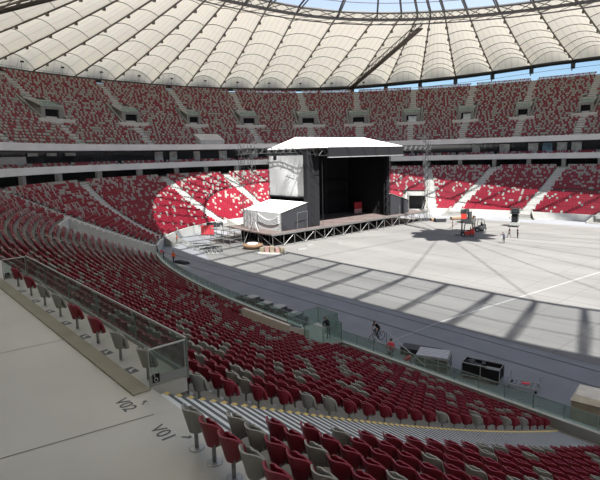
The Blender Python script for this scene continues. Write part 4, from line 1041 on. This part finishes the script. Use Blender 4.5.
# ------------------------------------------------------------------ people
def person(loc, rz, pose, top, legs, lab, hat=None, scale=1., sleeve=None):
    J = dict(pelvis=(0,0,.95), waist=(0,0,1.1), chest=(0,.01,1.32), neck=(0,.0,1.48), head=(0,.02,1.56), crown=(0,.02,1.72),
             ls=(-.18,0,1.42), le=(-.25,-.02,1.15), lw=(-.25,.08,.90), lh=(-.25,.12,.80), rs=(.18,0,1.42), re=(.25,-.02,1.15), rw=(.25,.08,.90), rh=(.25,.12,.80),
             lp=(-.09,0,.90), lk=(-.10,.03,.50), la=(-.10,-.01,.08), lt=(-.11,.16,.04), rp=(.09,0,.90), rk=(.10,.03,.50), ra=(.10,-.01,.08), rt=(.11,.16,.04))
    J.update(pose)
    R = dict(pelvis=.15, waist=.135, chest=.165, neck=.06, head=.092, crown=.07, ls=.065, le=.048, lw=.036, lh=.04, rs=.065, re=.048, rw=.036, rh=.04, lp=.10, lk=.062, la=.043, lt=.035, rp=.10, rk=.062, ra=.043, rt=.035)
    E = [('pelvis','waist',0),('waist','chest',0),('chest','neck',0),('neck','head',2),('head','crown',2),('chest','ls',0),('ls','le',0),('le','lw',3),('lw','lh',2),('chest','rs',0),('rs','re',0),('re','rw',3),('rw','rh',2),
         ('pelvis','lp',1),('lp','lk',1),('lk','la',1),('la','lt',4),('pelvis','rp',1),('rp','rk',1),('rk','ra',1),('ra','rt',4)]
    nm = list(J); me = bpy.data.meshes.new('person_body'); me.from_pydata([Vector(J[n])*scale for n in nm], [(nm.index(a), nm.index(b)) for a, b, _ in E], [])
    o = bpy.data.objects.new('tmp_body', me); COL.objects.link(o)
    md = o.modifiers.new('Skin', 'SKIN'); md.use_smooth_shade = True
    sv = me.skin_vertices[0].data
    for i, n in enumerate(nm): sv[i].radius = (R[n]*scale, R[n]*scale); sv[i].use_root = (n == 'pelvis')
    sb = o.modifiers.new('Sub', 'SUBSURF'); sb.levels = sb.render_levels = 1
    bpy.context.view_layer.update(); dg = bpy.context.evaluated_depsgraph_get()
    nm_ = bpy.data.meshes.new_from_object(o.evaluated_get(dg)); bpy.data.objects.remove(o)
    nm_.materials.clear()
    for m in (top, legs, M['skin'], sleeve or M['skin'], M['rubber']): nm_.materials.append(m)
    segs = [(Vector(J[a])*scale, Vector(J[b])*scale, t) for a, b, t in E]
    for p in nm_.polygons:
        c = p.center; best = (9, 0)
        for a, b, t in segs:
            ab = b-a; u = max(0, min(1, (c-a).dot(ab)/max(ab.length_squared, 1e-9))); d = (c-(a+ab*u)).length
            if d < best[0]: best = (d, t)
        p.material_index = best[1]; p.use_smooth = True
    body = bpy.data.objects.new('person', nm_); COL.objects.link(body); body.location = loc; body.rotation_euler = (0,0,rz)
    tag(body, lab, 'person')
    hc = Vector(J['head'])*scale; cr = Vector(J['crown'])*scale; ax = (cr-hc).normalized()
    mb = MB(); mb.ball(hc+ax*.11*scale+Vector((0,-.015,0)), (.098*scale,.105*scale,.085*scale), 10, 6); mb.build('hair' if hat is None else 'helmet', M['hair'] if hat is None else hat, body, True)
    f = MB(); f.ball(hc+Vector((0,.10*scale,.03*scale)), (.015*scale,.02*scale,.02*scale), 6, 4)
    f.build('nose', M['skin'], body, True)
    for sx in (-1,1): f = MB(); f.ball(hc+Vector((sx*.035*scale,.088*scale,.07*scale)), .012*scale, 6, 4); f.build('eye', M['hair'], body)
    return body
stride = dict(lk=(-.10,.20,.52), la=(-.10,.22,.10), lt=(-.11,.38,.05), rk=(.10,-.05,.50), ra=(.10,-.28,.12), rt=(.11,-.14,.05), le=(-.25,-.12,1.16), lw=(-.24,-.05,.93), lh=(-.24,-.01,.84), re=(.25,.06,1.15), rw=(.24,.24,.98), rh=(.24,.31,.94))
person((-63.6,32.1,0), math.radians(200), stride, M['orange'], M['trouser'], 'person in an orange vest and dark trousers walking beside the dark flat ramp', None, 1.03, M['orange'])
person((-77.6,40.0,0), math.radians(150), {}, M['orange'], M['trouser'], 'person in an orange vest standing by the end stand wall', None, 1.03, M['orange'])
bend = dict(waist=(0,.14,1.12), chest=(0,.32,1.22), neck=(0,.44,1.30), head=(0,.50,1.34), crown=(0,.60,1.44), ls=(-.18,.36,1.24), le=(-.22,.44,.98), lw=(-.18,.52,.76), lh=(-.17,.55,.68), rs=(.18,.36,1.24), re=(.22,.46,.98), rw=(.18,.56,.78), rh=(.17,.6,.7))
person((-67.6,32.6,0), math.radians(170), bend, M['pink'], M['trouser'], 'person in red wearing a white helmet, bending left of the orange-vested walker', M['white'], 1.03, M['pink'])
reach = dict(waist=(0,.05,1.1), chest=(0,.16,1.28), neck=(0,.22,1.42), head=(0,.27,1.49), crown=(0,.32,1.63), ls=(-.18,.16,1.38), le=(-.42,.2,1.3), lw=(-.62,.3,1.28), lh=(-.70,.33,1.27), rs=(.18,.16,1.38), re=(.26,.3,1.16), rw=(.22,.45,1.05), rh=(.2,.5,1.02), lk=(-.10,.12,.5), rk=(.10,.1,.5))
person((-38.2,75.3,0), math.radians(60), reach, M['navy'], M['trouser'], 'person in dark clothes leaning with one arm out, nearest of the three on the pitch', None, 1.05, M['navy'])
person((-40.1,80.8,0), math.radians(100), stride, M['black'], M['trouser'], 'person in black standing between the scissor lift and the leaning person', None, 1.05)
person((-38.9,81.2,0), math.radians(-40), {}, mat('slate_top', (.08,.09,.13), .9), M['navy'], 'person in slate blue top, rightmost of the three on the pitch', None, 1.05)
person((-52.3,83.2,0), math.radians(120), {}, M['navy'], M['trouser'], 'person in dark clothes standing left of the red forklift', None, 1.0)
# leaning on the glass gate, and two in red sitting beside it
person(P(2.9,.35,1.76), math.radians(75), bend, M['black'], M['trouser'], 'person in dark clothes leaning over inside the glass box landing', None, .95, M['black'])
person((-20.25,25.3,.75), math.radians(20), {}, M['pink'], M['trouser'], 'person in a red top standing on the upper steps just below the cyclist', None, .97, M['pink'])
person((-19.2,25.3,.25), math.radians(-40), bend, M['pink'], M['trouser'], 'person in a red top bending on the lower steps near the silver-topped crate', None, .97, M['pink'])
# cyclist
brz = math.radians(176)
bk = thing('bicycle', 'black bicycle ridden along the track behind the glass barrier', 'bicycle', (-24.75,29.2,0), brz)
for y, nm in ((.52,1),(-.52,0)):
    mb = MB(); mb.tube([(0,y+.33*math.cos(a),.34+.33*math.sin(a)) for a in [2*PI*j/24 for j in range(24)]], .022, 6, True); w = mb.build('wheel', M['rubber'], bk)
    h = MB()
    for j in range(10): a = 2*PI*j/10; h.tube([(0,y,.34),(0,y+.32*math.cos(a),.34+.32*math.sin(a))], .004, 3)
    h.tube([(-.05,y,.34),(.05,y,.34)], .025, 8); h.build('spokes', M['steel'], w)
mb = MB()
for a, b in (((0,-.52,.34),(0,-.18,.85)),((0,-.52,.34),(0,-.05,.32)),((0,-.05,.32),(0,-.2,.92)),((0,-.05,.32),(0,.38,.82)),((0,-.17,.82),(0,.36,.88)),((0,.36,.95),(0,.52,.34))): mb.tube([a, b], .02, 6)
mb.build('frame', M['dark_steel'], bk)
mb = MB(); mb.tube([(-.28,.32,1.02),(-.1,.40,1.02),(.1,.40,1.02),(.28,.32,1.02)], .016, 6); mb.tube([(0,.37,.9),(0,.39,1.02)], .018, 6); mb.build('handlebar', M['dark_steel'], bk)
mb = MB(); mb.hexa([(-.07,-.34,.92),(.07,-.34,.92),(.03,-.08,.92),(-.03,-.08,.92),(-.07,-.34,.97),(.07,-.34,.97),(.03,-.08,.96),(-.03,-.08,.96)]); mb.build('saddle', M['black'], bk)
mb = MB(); mb.tube([(-.1,-.05,.32),(.1,-.05,.32)], .02, 6); mb.tube([(-.12,-.05,.15),(-.12,.06,.15)], .025, 6); mb.tube([(.12,-.1,.49),(.12,.02,.49)], .025, 6); mb.tube([(-.1,-.05,.32),(-.1,0,.15)], .015, 5); mb.tube([(.1,-.05,.32),(.1,-.04,.49)], .015, 5); mb.build('crank', M['steel'], bk)
ride = dict(pelvis=(0,-.2,1.04), waist=(0,-.10,1.18), chest=(0,.10,1.36), neck=(0,.22,1.47), head=(0,.28,1.53), crown=(0,.32,1.68), ls=(-.18,.12,1.42), le=(-.26,.22,1.20), lw=(-.25,.30,1.06), lh=(-.25,.34,1.04), rs=(.18,.12,1.42), re=(.26,.22,1.20), rw=(.25,.30,1.06), rh=(.25,.34,1.04),
            lp=(-.09,-.18,1.0), lk=(-.11,.14,.66), la=(-.12,-.02,.24), lt=(-.12,.12,.19), rp=(.09,-.18,1.0), rk=(.11,.20,.92), ra=(.12,-.05,.58), rt=(.12,.09,.53))
person((-24.75,29.2,0), brz, ride, M['black'], M['trouser'], 'person in a black top and dark shorts riding the bicycle along the track', None, 1., M['skin'])

# ------------------------------------------------------------------ light
sd = bpy.data.lights.new('sun', 'SUN'); sd.energy = 16.0; sd.angle = math.radians(.6); sd.color = (1,.975,.93)
so = bpy.data.objects.new('sun', sd); COL.objects.link(so)
so.rotation_euler = Vector((-.63,.25,-1)).to_track_quat('-Z','Y').to_euler()
w = bpy.data.worlds.new('sky'); SC.world = w; w.use_nodes = True; nt = w.node_tree
sky = nt.nodes.new('ShaderNodeTexSky'); sky.sky_type = 'NISHITA'; sky.sun_disc = False; sky.sun_elevation = math.radians(55); sky.sun_rotation = math.radians(112); sky.air_density = 1.2; sky.dust_density = 1.0; sky.ozone_density = 2.0
bg = nt.nodes['Background']; hz = nt.nodes.new('ShaderNodeMixRGB'); hz.blend_type = 'MULTIPLY'; hz.inputs[0].default_value = 1; hz.inputs[2].default_value = (.80,.93,1.12,1); nt.links.new(sky.outputs[0], hz.inputs[1]); nt.links.new(hz.outputs[0], bg.inputs[0]); bg.inputs[1].default_value = .15
SC.view_settings.view_transform = 'Standard'; SC.view_settings.look = 'None'; SC.view_settings.exposure = 0.0; SC.view_settings.gamma = 1
